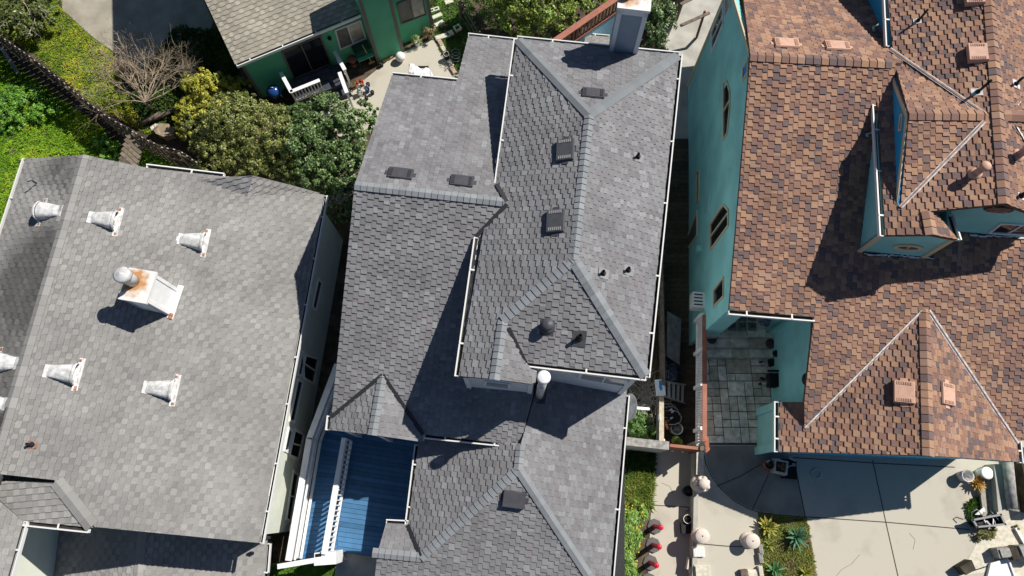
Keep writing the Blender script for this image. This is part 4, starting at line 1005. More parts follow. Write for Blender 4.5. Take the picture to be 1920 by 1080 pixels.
# ================================================================== BLUE DECK WITH WHITE RAILINGS
def deck():
    z = .35; t = thing('deck', 'blue painted board deck with white railings beside the grey house', 'deck', P(650, 950, -.95))
    global PLK
    PLK = (.06, .16, .30)
    mb = MB(); planks(mb, Q([(645, 800), (800, 826), (740, 1049), (632, 1034)], z), 26, .07, 0); mb.build('floor', attrdeck, t)
    mb = MB(); planks(mb, Q([(612, 770), (668, 790), (634, 1036), (556, 1052)], z - .02), 33, .07, 0); mb.build('floor', attrdeck, t)
    mb = MB(); mb.slab(Q([(612, 770), (800, 800), (740, 1048), (632, 1033), (625, 1045), (556, 1050)], z - .06), V((0, 0, -1.3))); mb.build('skirt', 'darkwood', t)
    def rail(pts, w, panel, side, zt=1.42, wide=None):
        q = Q(pts, zt); r = MB()
        for a, b in zip(q, q[1:]): r.bar(a, b, w * .8, .05, ext=.02)
        rl = r.build('railing', 'white', t)
        for a, b in zip(q, q[1:]):
            d = (b - a).normalized(); sd = V((-d.y, d.x, 0)) * side
            if panel:
                m = MB(); m.bar(a + V((0, 0, -.5)) + sd * .04, b + V((0, 0, -.5)) + sd * .04, .05, .8); m.build('panel', 'white', rl)
                m = MB(); m.bar(a + V((0, 0, -.14)) + sd * (w / 2 + .04), b + V((0, 0, -.14)) + sd * (w / 2 + .04), .06, .05); m.build('ledge', 'white', rl)
                m = MB(); m.bar(a + V((0, 0, -.9)) + sd * (w / 2 + .02), b + V((0, 0, -.9)) + sd * (w / 2 + .02), .09, .06); m.build('base_rail', 'white', rl)
            else:
                m = MB(); m.bar(a + V((0, 0, -.95)) + sd * .04, b + V((0, 0, -.95)) + sd * .04, .1, .05); m.build('base_rail', 'white', rl)
                m = MB(); m.bar(a + V((0, 0, -.10)) + sd * .07, b + V((0, 0, -.10)) + sd * .07, .05, .08); m.build('sub_rail', 'white', rl)
                L = (b - a).length; n = int(L / .165)
                for i in range(n + 1):
                    p = a.lerp(b, i / n) + sd * .04; m = MB(); m.bar(p + V((0, 0, -.12)), p + V((0, 0, -.95)), .075, .04, up=d); m.build('baluster', 'white', rl)
    rail([(632, 684), (580, 822), (541, 1050)], .26, True, 1)
    rail([(645, 822), (607, 1038)], .2, False, 1)
    m = MB(); m.bar(P(522, 1062, 1.25), P(598, 1049, 1.25), .16, .22); m.build('cross_beam', 'white', t)
    c = P(610, 1047, 1.3); m = MB(); m.box(V((c.x, c.y, .2)), .36, .2, 1.15, R(4)); pb = m.build('gate_post', 'white', t)
    m = MB(); m.box(P(597, 1041, 1.36), .1, .05, .012, R(8)); m.build('dark_slot', 'black', pb)
    return t
attrdeck = attr_mat('blue_deck_boards', .55, .12, 4)
deck()
# ================================================================== WALLS, FENCES, RAILS
t = thing('garden_wall', 'pale stone capped grey garden wall between the fern bed and the front path', 'wall', P(1200, 840, 0))
a, b = P(1172, 827, 1.7), P(1254, 836, 1.7); m = MB(); m.bar(V((a.x, a.y, .34)), V((b.x, b.y, .34)), .26, 2.6); m.build('wall', 'concrete2', t)
m = MB(); m.bar(a, b, .28, .1); m.build('coping', 'stone', t)
t = thing('gate', 'rust brown solid gate closing the narrow side yard', 'gate', P(1280, 840, 0))
a, b = P(1256, 835, 1.6), P(1312, 841, 1.6); m = MB(); m.bar(a - V((0, 0, .75)), b - V((0, 0, .75)), .05, 1.5); m.build('panel', 'redwood', t)
m = MB(); m.bar(a, b, .1, .06); m.build('top_rail', 'redwood', t)
m = MB(); m.box(V((b.x, b.y, .8)) + V((.06, 0, 0)), .07, .07, .9); m.build('post', 'fencewood', t)
t = thing('retaining_wall', 'low brown concrete retaining wall between the front path and the drive', 'wall', P(1301, 960, 0))
a, b = P(1307, 847, .58), P(1301, 1180, .58); m = MB(); m.bar(V((a.x, a.y, -.2)), V((b.x, b.y, -.2)), .16, 1.5); m.build('wall', 'concrete2', t)
m = MB(); m.bar(V((a.x + .1, a.y, .6)), V((a.x + .1, a.y, .6)) + (b - a) * .14, .26, .1); m.build('coping', 'paleblock', t)
# patio guard rail
t = thing('guard_rail', 'red brown handrail on white balusters along the stone patio', 'railing', P(1315, 720, .5))
a, b = P(1321, 590, 1.55), P(1321, 828, 1.55); m = MB(); m.bar(a, b, .16, .06); m.build('handrail', 'redwood', t)
m = MB(); m.bar(a + V((-.02, 0, -.9)), b + V((-.02, 0, -.9)), .12, .08); m.build('bottom_rail', 'white', t)
for i in range(46):
    p = a.lerp(b, (i + .5) / 46); m = MB(); m.lathe(p + V((-.02, 0, -.88)), [(.032, 0), (.05, .12), (.03, .3), (.045, .5), (.03, .65), (.035, .86)], 6); m.build('baluster', 'white', t)
for f in (.0, .28, .56, .9):
    p = a.lerp(b, f); m = MB(); m.box(p + V((-.08, 0, -.5)), .07, .06, .52); m.build('post', 'white', t)
# worn end of the handrail
m = MB(); p = b.copy()
for k in range(9): m.box(p + V((.05 + .03 * random.random(), .1 - k * .05, -.02 + .03 * random.random())), random.uniform(.05, .1), .035, .03, random.random())
m.build('crumbling_end', 'terracotta', t)
# side-yard fence beam and old boards
t = thing('fence', 'brown weathered board fence in the shaded side yard', 'fence', P(1240, 620, -1))
a, b = P(1239, 470, .7), P(1244, 722, .7); n = 24
m = MB()
for i in range(n):
    p = a.lerp(b, (i + .5) / n); k = random.uniform(.7, 1.2); m.box(V((p.x + .1, p.y, -.2)), .014, (a - b).length / n / 2 - .006, .85 + random.uniform(-.04, .04), 0, (.13 * k, .10 * k, .07 * k))
m.build('boards', 'board', t)
m = MB(); m.bar(a, b, .13, .05); m.build('cap_rail', 'fencewood', t); m = MB(); m.bar(a + V((.0, 0, -.5)), b + V((0, 0, -.5)), .06, .1); m.build('rail', 'fencewood', t)
t = thing('timber_fence', 'beige timber topped low fence next to the white bucket', 'fence', P(1238, 780, -1))
a, b = P(1240, 742, .45), P(1240, 828, .45); m = MB(); m.bar(a, b, .17, .09); m.build('top_beam', 'beigebeam', t)
m = MB(); m.bar(a - V((.13, 0, .1)), b - V((.13, 0, .1)), .03, .1); m.build('rail', 'greywood', t)
for f in (.05, .5, .95): m = MB(); p = a.lerp(b, f); m.box(V((p.x, p.y, -.3)), .05, .05, .7); m.build('post', 'fencewood', t)

# back fence: curved run of boards with a broken return
def board_fence(px, ztop, hgt, label, name='fence', bw=.15, gap=.012, lean=0, rails=True, ragged=.035, grp=None, sag=0):
    q = Q(px, ztop); t = thing(name, label, 'fence', V((q[0].x, q[0].y, ztop - hgt)), grp)
    # resample
    L = [0]
    for a, b in zip(q, q[1:]): L.append(L[-1] + (b - a).length)
    def at(s):
        for i in range(len(q) - 1):
            if s <= L[i + 1] or i == len(q) - 2: f = (s - L[i]) / (L[i + 1] - L[i]); return q[i].lerp(q[i + 1], f), (q[i + 1] - q[i]).normalized()
    s = 0; m = MB(); k = 0
    while s < L[-1]:
        p, d = at(s + bw / 2); n = V((d.y, -d.x, 0)); r = random.uniform(.6, 1.3); dz = random.uniform(-ragged, ragged)
        off = (.02 if k % 2 else -.012)
        m.obox(p + V((0, 0, -hgt / 2 + dz)) + n * off, d, n, V((0, 0, 1)), bw / 2 - gap, .013, hgt / 2, (.05 * r, .042 * r, .034 * r)); (m.obox(p + V((0, 0, dz + .008)) + n * off, d, n, V((0, 0, 1)), bw / 2 - gap - .025, .014, .012, (.55, .51, .44)) if k % 2 else None)  # pale strips on alternate board tops: sunlit edges painted in the colour
        s += bw; k += 1
    m.build('boards', 'board', t)
    if rails:
        for f in (.12, .5, .88):
            m = MB(); s = 0
            while s < L[-1] - .05:
                a, d = at(s); b, _ = at(min(s + .6, L[-1])); n = V((d.y, -d.x, 0)); m.bar(a + V((0, 0, -hgt * f)) + n * .05, b + V((0, 0, -hgt * f)) + n * .05, .045, .09, ext=.02); s += .6
            m.build('rail', 'fencewood', t)
        s = .3
        while s < L[-1]:
            p, d = at(s); n = V((d.y, -d.x, 0)); m = MB(); m.box(p + n * .1 + V((0, 0, -hgt / 2 - .05)), .045, .045, hgt / 2, math.atan2(d.y, d.x)); m.build('post', 'fencewood', t); s += 2.2
    return t
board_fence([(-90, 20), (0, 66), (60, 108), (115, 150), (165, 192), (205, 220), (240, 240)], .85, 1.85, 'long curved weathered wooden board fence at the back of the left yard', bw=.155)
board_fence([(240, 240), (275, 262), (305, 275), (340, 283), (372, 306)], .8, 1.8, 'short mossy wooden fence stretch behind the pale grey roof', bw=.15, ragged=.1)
# broken stretch with slanting pickets
t = thing('broken_fence', 'broken fence stretch of slanting loose pickets with gaps', 'fence', P(236, 270, -1))
a, b = P(238, 240, .7), P(220, 300, .7)
for k in range(8):
    p = a.lerp(b, k / 7); r = random.uniform(.6, 1.2); m = MB(); d = V((.75, -.66, -.35)).normalized(); n = V((.66, .75, 0)); m.obox(p + V((.28, -.28, -.25)), d, n, d.cross(n), .42, .075, .012, (.16 * r, .13 * r, .10 * r)); m.build('picket', 'board', t)
m = MB(); m.bar(a + V((.18, -.1, -.2)), b + V((.18, -.1, -.2)), .06, .1); m.build('rail', 'fencewood', t)
m = MB(); m.bar(a + V((.5, -.35, -.5)), b + V((.5, -.35, -.5)), .06, .1); m.build('rail', 'fencewood', t)
for q in (a, b): m = MB(); m.box(V((q.x + .2, q.y - .1, -.2)), .05, .05, .85); m.build('post', 'fencewood', t)
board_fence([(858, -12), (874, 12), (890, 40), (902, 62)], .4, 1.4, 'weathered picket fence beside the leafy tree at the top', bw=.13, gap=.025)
# raised rear deck with red-brown rail and pale blue skirt
t = thing('rear_fence', 'red brown railing over sky blue fence boards behind the chimney', 'fence', P(1100, 60, -1))
a, b = P(1036, 80, 2.0), P(1166, -10, 2.0); m = MB(); m.bar(a, b, .26, .06, ext=.5); m.build('handrail', 'redwood', t)
m = MB(); m.bar(a - V((0, 0, .95)), b - V((0, 0, .95)), .12, .1, ext=.5); m.build('bottom_rail', 'redwood', t)
d = (b - a).normalized()
for i in range(20):
    p = a.lerp(b, i / 19); m = MB(); m.bar(p - V((0, 0, .04)), p - V((0, 0, .95)), .06, .06, up=d); m.build('baluster', 'redwood', t)
n = V((d.y, -d.x, 0)); m = MB(); k = 0
for i in range(22):
    p = a.lerp(b, (i + .5) / 22); m.obox(V((p.x, p.y, .0)) + n * .02, d, n, V((0, 0, 1)), (b - a).length / 44 - .008, .02, .98)
m.build('boards', 'bluewall', t)
t = thing('lean_to', 'small lean-to with grey shingles and white gutter in front of the blue boards', 'shed', P(1120, 76, -1))
pl = plane(P(1098, 66, .7), P(1142, 70, .7), P(1120, 90, .95)); slope(t, [(1098, 66), (1142, 70), (1146, 92), (1094, 88)], pl, 'pale', ex=.16, m='old_shingle')
gutter(t, P(1098, 66, .7), P(1142, 70, .7), V((.1, 1, 0)), straps=1); m = MB(); c = P(1120, 80, .4); m.box(V((c.x, c.y, -.25)), .45, .2, .75, R(-7)); m.build('wall', 'graywall', t)

# ================================================================== VEGETATION
rnd = random.Random(11)
def leafquad(mb, p, n, size, asp, col, bend=0):
    x = n.cross(V((rnd.uniform(-1, 1), rnd.uniform(-1, 1), rnd.uniform(-1, 1))))
    if x.length < 1e-3: return
    x.normalize(); y = n.cross(x).normalized(); a = size; b = size * asp
    i = len(mb.v)
    mb.v.extend((tuple(p - x * a), tuple(p + y * b - n * a * .15), tuple(p + x * a - n * a * .3), tuple(p - y * b - n * a * .15)))
    mb.f.append((i, i + 1, i + 2, i + 3)); mb.c.append(col); mb.smooth.append(False)
def pickc(pal, k=1):
    c = rnd.choice(pal); f = rnd.uniform(.75, 1.25) * k; return (c[0] * f, c[1] * f, c[2] * f)
def crown(mb, blobs, n, size, pal, asp=.5, clump=.3, fill=.35, up=.5):
    """leaves gathered in clumps over and through lumpy ellipsoids"""
    tot = sum(b[3] * b[4] for b in blobs)
    for (cx, cy, cz, rx, ry, rz) in blobs:
        nl = int(n * rx * ry / tot); nc = max(8, int(nl / 55)); cl = []
        for i in range(nc):
            while True:
                d = V((rnd.gauss(0, 1), rnd.gauss(0, 1), rnd.gauss(0, 1) + .35))
                if d.length > .1: break
            d.normalize()
            if d.z < -.35: d.z = -d.z
            r = 1 if rnd.random() > fill else rnd.uniform(.45, .95)
            r *= rnd.uniform(.86, 1.14)
            c = V((cx + d.x * rx * r, cy + d.y * ry * r, cz + d.z * rz * r)); cl.append((c, d, rnd.uniform(.6, 1.25) * clump * min(rx, ry), rnd.uniform(.82, 1.18)))
        for i in range(nl):
            c, d, cr, k = rnd.choice(cl)
            o = V((rnd.gauss(0, 1), rnd.gauss(0, 1), rnd.gauss(0, 1))); o = o.normalized() * (cr * rnd.random() ** .4)
            nn = (d * .5 + o.normalized() * .7 + V((rnd.gauss(0, .45), rnd.gauss(0, .45), rnd.gauss(0, .45) + up))).normalized()
            leafquad(mb, c + o, nn, size * rnd.uniform(.6, 1.25), asp, pickc(pal, k))
def at(px, py, z): p = P(px, py, z); return (p.x, p.y, p.z)
def shrub(name, label, cat, px, pz, blobs, n, size, pal, trunks, group=None, **kw):
    base = P(*px, pz); t = thing(name, label, cat, base, group)
    mb = MB(); crown(mb, [(*at(x, y, z), rx, ry, rz) for x, y, z, rx, ry, rz in blobs], n, size, pal, **kw); mb.build('crown', 'leaf', t)
    for (x, y, z) in trunks:
        m = MB(); e = V(at(x, y, z)); s = base + V((rnd.uniform(-.15, .15), rnd.uniform(-.15, .15), -.03)); mid = s.lerp(e, .5) + V((rnd.uniform(-.1, .1), rnd.uniform(-.1, .1), .1))
        m.tube([s, mid, e], [.07, .05, .02], 7); o = m.build('trunk', 'bark', t)
    return t
YEL = [(.42, .41, .04), (.52, .47, .05), (.30, .33, .035), (.2, .25, .03), (.58, .5, .08)]
OLV = [(0.207, 0.247, 0.057), (0.287, 0.310, 0.081), (0.132, 0.172, 0.044), (0.391, 0.380, 0.115), (0.069, 0.098, 0.025)]
DRK = [(0.086, 0.167, 0.040), (0.127, 0.224, 0.057), (0.052, 0.109, 0.028), (0.184, 0.276, 0.086), (0.310, 0.380, 0.172), (0.040, 0.081, 0.023)]
LUSH = [(.11, .29, .03), (.17, .39, .04), (.08, .21, .03), (.28, .48, .05)]
TOP = [(.2, .3, .035), (.27, .36, .045), (.13, .2, .028), (.08, .14, .022), (.36, .42, .07)]
shrub('shrub', 'yellow green leafy shrub between the bare tree and the green house', 'shrub', (395, 195), -1, [(392, 172, .2, 1.05, .8, .9), (365, 215, -.2, .8, .8, .7), (430, 175, -.1, .7, .6, .7), (350, 245, -.4, .5, .5, .5), (455, 165, -.3, .45, .4, .5), (410, 215, .2, .8, .7, .7), (375, 255, -.2, .6, .5, .5)], 21000, .055, YEL, [(392, 172, .5), (365, 215, 0), (430, 175, .2)], clump=.17, fill=.4)
shrub('shrub', 'big olive green shrub with fine leaves, between the yellow shrub and the glossy one', 'shrub', (465, 265), -1, [(445, 235, .5, 1.35, 1.1, 1.3), (420, 285, .1, 1.1, .9, 1.0), (505, 255, .5, 1.2, 1.2, 1.2), (465, 305, .0, 1.2, .8, .9), (385, 260, -.2, .7, .9, .7), (520, 310, -.1, .9, .7, .8), (535, 280, .3, .9, .9, .9), (400, 320, -.2, .9, .6, .6), (470, 205, .2, .9, .6, .8), (550, 265, .5, .8, 1.0, 1.0), (540, 310, .1, .8, .7, .8), (375, 235, -.1, .7, .7, .6)], 60000, .046, OLV, [(445, 235, .8), (505, 255, .8), (420, 285, .4)], clump=.16, fill=.45)
shrub('shrub', 'dark green glossy leaved shrub beside the grey house roof corner', 'shrub', (620, 285), -1, [(610, 225, .7, 1.2, .95, 1.1), (660, 250, .6, 1.0, 1.1, 1.1), (580, 275, .5, 1.1, 1.1, 1.1), (640, 310, .3, 1.1, 1.0, 1.0), (650, 375, -.1, .7, 1.1, .8), (560, 325, -.1, .8, .6, .8), (690, 215, .4, .5, .6, .7), (600, 330, .2, .9, .9, .9), (560, 225, .4, .8, .6, .8), (620, 385, -.2, .6, .8, .6)], 42000, .062, DRK, [(610, 225, 1.0), (660, 250, .9), (580, 275, .8)], clump=.17, fill=.45)
shrub('tree', 'bushy light green tree at the top edge behind the grey house', 'tree', (1000, 10), -1, [(960, 10, .9, 1.2, 1.3, 1.1), (1020, 20, .9, 1.2, 1.1, 1.1), (1065, -5, .8, 1.0, 1.0, 1.0), (925, -15, .6, .8, 1.0, .9), (985, 50, .2, .9, .6, .8), (1000, -50, 1, 1.6, 1.0, 1.1), (1085, 20, .2, .8, .7, .8), (1110, -5, .2, .8, .7, .8)], 30000, .065, TOP, [(960, 10, 1), (1020, 20, 1), (1065, -5, .9)], clump=.2)
shrub('shrub', 'dark shaded bush between the chimney and the side path', 'shrub', (1232, 50), -1, [(1235, 45, -.1, .75, 1.6, .9), (1225, 110, -.4, .6, .8, .6), (1240, -20, 0, .8, .8, .9)], 5000, .07, DRK, [(1235, 45, .3)], clump=.3)
shrub('shrub', 'dark green shrub with whitish bare twigs, top left corner', 'shrub', (45, 30), -1, [(40, 25, -.2, 1.2, 1.1, .7), (75, 50, -.4, .8, .7, .5), (5, 10, -.2, 1.0, 1.0, .7), (80, -10, -.3, .8, .7, .6)], 7500, .07, [(.10, .14, .035), (.14, .18, .04), (.07, .10, .03), (.2, .22, .06)], [(40, 25, .1), (75, 50, -.2)], clump=.25)
def twigs(mb, base, dirs, depth, ln, r, spread=.6, up=.12):
    st = [(V(base), V(d).normalized(), depth, ln * rnd.uniform(.8, 1.2), r) for d in dirs]
    while st:
        p, d, k, l, r = st.pop(); e = p; pts = [p]; dd = d
        for i in range(3):
            dd = (dd + V((rnd.gauss(0, .16), rnd.gauss(0, .16), rnd.gauss(0, .1) + up * .3))).normalized(); e = e + dd * (l / 3); pts.append(e)
        mb.tube(pts, [r, r * .9, r * .8, r * .65], 4 if r < .02 else 6, caps=False)
        if k > 0:
            for j in range(rnd.choice((2, 3, 3, 4))):
                f = rnd.choice((pts[1], pts[2], e, e)); nd = (dd + V((rnd.gauss(0, spread), rnd.gauss(0, spread), rnd.gauss(0, spread * .5) + up))).normalized()
                st.append((f, nd, k - 1, l * rnd.uniform(.55, .85), r * .6))
# bare tree
b0 = P(283, 208, -1); t = thing('bare_tree', 'leafless grey branched tree standing by the old timber', 'tree', b0)
top = P(272, 192, .3); m = MB(); m.tube([b0 - V((0, 0, .05)), b0.lerp(top, .5) + V((.03, .02, 0)), top], [.085, .07, .06], 8); m.build('trunk', 'bark', t)
m = MB(); twigs(m, top, [V((-.35, 1, .25)), V((.1, 1, .3)), V((.55, .8, .25)), V((-.75, .6, .2)), V((1, .35, .2)), V((.9, .9, .4)), V((-.1, 1, .55)), V((-.5, 1, .45)), V((-.95, .15, .15)), V((.3, .8, .1)), V((-.2, 1, .1)), V((.75, .5, .1)), V((-.6, .9, .35))], 4, 1.15, .026, .55, .05)
twigs(m, P(238, 110, .4), [V((-.2, 1, .1)), V((.2, 1, .2)), V((-.5, .8, .1))], 3, .75, .02, .4, .04); twigs(m, P(300, 130, .5), [V((.3, 1, .1)), V((.7, .6, .2)), V((1, .2, .1))], 3, .7, .02, .4, .04)
for (x, y) in ((238, 110), (300, 130), (250, 150), (320, 160)): m.tube([top, top.lerp(P(x, y, .45), .5) + V((0, 0, .12)), P(x, y, .42)], [.04, .03, .02], 6, caps=False)
m.build('branches', mat('pale_twig_bark', (.33, .265, .19), .9, noise=.3, nscale=5), t)
M['twig'] = mat('whitish_twig', (.42, .38, .33), .9, noise=.25, nscale=5)
def deadtwigs(label, px, z, n, ln, sx, sy, m_='twig', depth=2, r=.012, name='dead_branches'):
    b = P(*px, z); t = MB()
    for i in range(n):
        s = b + V((rnd.uniform(-sx, sx), rnd.uniform(-sy, sy), rnd.uniform(0, .1))); t.tube([b - V((0, 0, .05)), s], r, 5); twigs(t, s, [V((rnd.uniform(-1, 1), rnd.uniform(-1, 1), rnd.uniform(.05, .4)))], depth, ln, r, .6, .02)
    return solo(name, t, m_, label, 'branches', b)
deadtwigs('bare whitish twigs poking out of the top left shrub', (55, 25), -.1, 8, .6, .6, .6)
deadtwigs('tangle of dead brown twigs beside the satellite dish', (1212, 735), -.3, 38, .5, .42, .75, r=.014)
deadtwigs('bare pale twigs at the foot of the glossy shrub', (640, 372), .6, 5, .5, .3, .3)
deadtwigs('dead grey stems under the grey house east eave', (1232, 625), -.5, 18, .5, .15, 1.3, 'darkwood')
deadtwigs('dry brown stems among dark leaves by the timber fence', (1225, 800), -.4, 14, .35, .22, .35, 'darkwood')

def grass(name, px, z, n, hl, pal, label, cat='grass', wid=.02, mound=.25, mscale=.7, flow=None, fl_n=0, dead=None, lean=.8, zf=None):
    poly = Q(px, z); xs = [p.x for p in poly]; ys = [p.y for p in poly]; mb = MB(); k = 0
    off = V((rnd.uniform(0, 50), rnd.uniform(0, 50), 0))
    while k < n:
        x, y = rnd.uniform(min(xs), max(xs)), rnd.uniform(min(ys), max(ys))
        if not inside((x, y), poly): k += .3; continue
        k += 1
        a = mn.noise(V((x * mscale, y * mscale, 3)) + off); b = mn.noise(V((x * 2.6, y * 2.6, 9)) + off)
        hgt = max(0, a * .9 + b * .5) * mound
        t = a * .8 + b * .6 + rnd.gauss(0, .16)
        c = pal[0] if t < -.35 else pal[1] if t < .05 else pal[2] if t < .4 else pal[3]
        if dead and b < -.2 and rnd.random() < .6: c = dead
        f = rnd.uniform(.8, 1.2); c = (c[0] * f, c[1] * f, c[2] * f)
        l = rnd.uniform(*hl); an = rnd.uniform(0, 6.283); d = V((math.cos(an) * lean, math.sin(an) * lean, rnd.uniform(.25, 1))).normalized()
        p = V((x, y, z + hgt * rnd.uniform(.3, 1))); s = V((-math.sin(an), math.cos(an), 0)) * wid * rnd.uniform(.6, 1.4)
        e = p + d * l; q = p + d * (l * .55) + V((0, 0, l * .08)); i = len(mb.v)
        mb.v.extend((tuple(p - s * .6), tuple(p + s * .6), tuple(q + s), tuple(e - V((0, 0, l * .15))), tuple(q - s))); mb.f.append((i, i + 1, i + 2, i + 3, i + 4)); mb.c.append(c); mb.smooth.append(False)
    o = mb.build(name, 'grass'); tag(o, label, cat, kind='stuff'); return o
G1 = [(.14, .29, .03), (.24, .44, .035), (.35, .55, .04), (.49, .61, .05)]
grass('meadow_grass', [(-90, 60), (0, 100), (60, 145), (120, 190), (190, 240), (228, 282), (226, 335), (70, 335), (20, 460), (-220, 760)], -1, 70000, (.07, .2), G1, 'bright green rough grass in the left yard in front of the curved fence', wid=.012, mound=.5, mscale=.55)
grass('yard_grass', [(-90, -60), (100, -60), (118, 20), (172, 70), (212, 100), (232, 160), (262, 220), (300, 262), (240, 232), (160, 182), (60, 98), (-90, 10)], -1, 36000, (.06, .18), [(.2, .32, .04), (.32, .45, .045), (.46, .54, .05), (.66, .62, .09)], 'yellow green weedy grass in the narrow yard behind the curved fence', wid=.012, mound=.35)
grass('shade_grass', [(232, 200), (262, 150), (330, 50), (420, 60), (450, 150), (500, 230), (420, 260), (310, 262)], -.985, 11000, (.1, .25), [(.03, .07, .015), (.05, .1, .02), (.07, .13, .025), (.09, .15, .03)], 'dark shaded grass behind the bare tree', wid=.03)  # blade palette darkened: the yard's shade is painted into the colours
grass('stepping_stone_grass', [(800, -60), (868, -60), (900, 70), (884, 170), (868, 175), (836, 112), (812, 72)], -1, 6000, (.05, .16), [(.05, .10, .02), (.08, .18, .025), (.11, .23, .03), (.16, .28, .04)], 'green grass beside the green house around pale stepping stones', wid=.022, mound=.12, dead=(.09, .06, .035))
grass('fence_weeds', [(240, 262), (372, 330), (420, 340), (372, 345), (226, 318)], -1, 2500, (.1, .25), G1, 'weeds growing between the back fences and the pale grey roof')
grass('bed_grass', [(1176, 846), (1228, 846), (1224, 895), (1166, 900)], .02, 2600, (.08, .2), [(.025, .06, .012), (.04, .09, .018), (.05, .11, .02), (.06, .12, .02)], 'dark shaded grass at the foot of the garden wall')  # very dark blades: shade by the wall is put into their colour
grass('tufty_grass', [(1166, 890), (1225, 890), (1218, 956), (1160, 960)], .02, 3800, (.15, .32), [(.15, .24, .05), (.25, .35, .08), (.36, .43, .11), (.5, .5, .16)], 'long pale yellow green grass tufts beside the front path', wid=.016, mound=.3)
grass('lawn', [(1422, 962), (1512, 971), (1523, 1030), (1534, 1100), (1430, 1100), (1426, 1020)], .506, 7500, (.04, .13), [(.16, .18, .05), (.25, .28, .07), (.32, .34, .09), (.2, .28, .05)], 'patchy thin lawn in front of the teal garage', wid=.014, mound=.05, dead=(.38, .30, .16))
grass('verge_grass', [(1810, 945), (1838, 930), (1856, 968), (1818, 985)], .52, 1500, (.06, .2), [(.05, .1, .02), (.09, .17, .03), (.12, .2, .04), (.16, .22, .05)], 'small grass strip at the right edge of the drive', wid=.02, mound=.25)
grass('front_lawn', [(508, 1062), (630, 1046), (624, 1120), (498, 1120)], .01, 5000, (.04, .09), [(.05, .13, .015), (.08, .19, .02), (.10, .22, .025), (.13, .25, .03)], 'short green lawn south of the blue deck', wid=.02, mound=.02)
# leafy plants
def leafy(name, label, cat, px, z, blobs, n, size, pal, m='leaf', **kw):
    b = P(*px, z); mb = MB(); crown(mb, [(*at(x, y, zz), rx, ry, rz) for x, y, zz, rx, ry, rz in blobs], n, size, pal, **kw); return solo(name, mb, m, label, cat, b)
leafy('bush', 'lush dark green bush low in the left yard grass', 'bush', (60, 195), -1, [(40, 190, -.7, 1.0, .8, .5), (90, 215, -.8, .7, .6, .4), (20, 225, -.8, .8, .5, .4), (-15, 205, -.75, .8, .8, .45)], 14000, .042, LUSH, clump=.2)
leafy('bush', 'small bright green bush beside the broken fence', 'bush', (205, 285), -1, [(205, 285, -.8, .5, .5, .35), (185, 265, -.85, .4, .3, .3)], 1800, .06, LUSH, clump=.3)
leafy('fern', 'feathery green fern clump behind the garden wall', 'fern', (1200, 795), -.9, [(1195, 790, -.35, .5, .5, .4), (1208, 808, -.4, .45, .3, .35), (1190, 812, -.4, .35, .25, .3)], 3800, .07, [(.08, .19, .035), (.12, .26, .05), (.17, .31, .07), (.06, .13, .03)], asp=.22, clump=.34, up=.8)
FLW = [(0.169, 0.325, 0.052), (0.247, 0.429, 0.065), (0.117, 0.221, 0.039), (0.351, 0.520, 0.104)]
fb = P(1180, 1020, .02); t = thing('flower_bush', 'green bush dotted with yellow flowers along the front path', 'bush', fb)
mb = MB(); crown(mb, [(*at(x, y, z), rx, ry, rz) for x, y, z, rx, ry, rz in ((1190, 962, .25, .38, .35, .3), (1172, 985, .3, .42, .5, .4), (1184, 1010, .25, .4, .4, .35), (1164, 1040, .3, .5, .6, .4), (1176, 1068, .25, .4, .5, .35), (1160, 1095, .3, .5, .5, .4), (1205, 975, .15, .15, .25, .2))], 13000, .038, FLW, asp=.35, clump=.34, up=.8); mb.build('foliage', 'leaf', t)
mb = MB()
for i in range(95):
    x, y = rnd.uniform(1152, 1218), rnd.uniform(945, 1085); p = P(x, y, rnd.uniform(.4, .62))
    if x > 1210 - (y - 945) * .12: continue
    nn = V((rnd.gauss(0, .3), rnd.gauss(0, .3), 1)).normalized(); q0 = nn.cross(V((1, .2, 0))).normalized()
    for k in range(6):
        a = k * math.pi / 3; d = (q0 * math.cos(a) + nn.cross(q0) * math.sin(a)); e = nn.cross(d); r = rnd.uniform(.024, .04)
        mb.poly([p, p + d * r * .7 + e * r * .35 + nn * .012, p + d * r + nn * .016, p + d * r * .7 - e * r * .35 + nn * .012], (.75, .58, .03))
mb.build('flowers', 'leaf', t)
def agave(label, px, z, n, r, cols, h=.35, name='agave', wid=.06, curl=.2):
    b = P(*px, z); mb = MB()
    for i in range(n):
        a = i * 2.39996 + rnd.uniform(-.2, .2); f = i / n; el = R(18 + 58 * f); l = r * (1.05 - .45 * f) * rnd.uniform(.85, 1.1); d = V((math.cos(a), math.sin(a), 0)); s = V((-d.y, d.x, 0)); c = pickc(cols)
        pts = []
        for k in range(6):
            t = k / 5; e2 = el - curl * t * 1.6; pts.append((b + V((0, 0, h * .25)) + d * (l * t * math.cos(el)) + V((0, 0, l * t * math.sin(el) - curl * l * t * t * .6)), wid * (1.1 - t) ** .7 * (.7 + t if t < .3 else 1)))
        for (p, w), (q, v) in zip(pts, pts[1:]):
            mb.poly([p - s * w + V((0, 0, w * .4)), p, q, q - s * v + V((0, 0, v * .4))], c); mb.poly([p, p + s * w + V((0, 0, w * .4)), q + s * v + V((0, 0, v * .4)), q], c)
    return solo(name, mb, 'leaf', label, 'plant', b)
agave('yellowing rosette succulent at the corner of the lawn', (1436, 987), .51, 46, .42, [(.30, .32, .05), (.38, .36, .06), (.22, .28, .05), (.45, .38, .1)], .5, name='succulent', wid=.07)
agave('large blue green agave in the middle of the lawn', (1490, 1006), .51, 34, .55, [(.10, .24, .14), (.13, .3, .18), (.08, .19, .10)], .6, wid=.05)
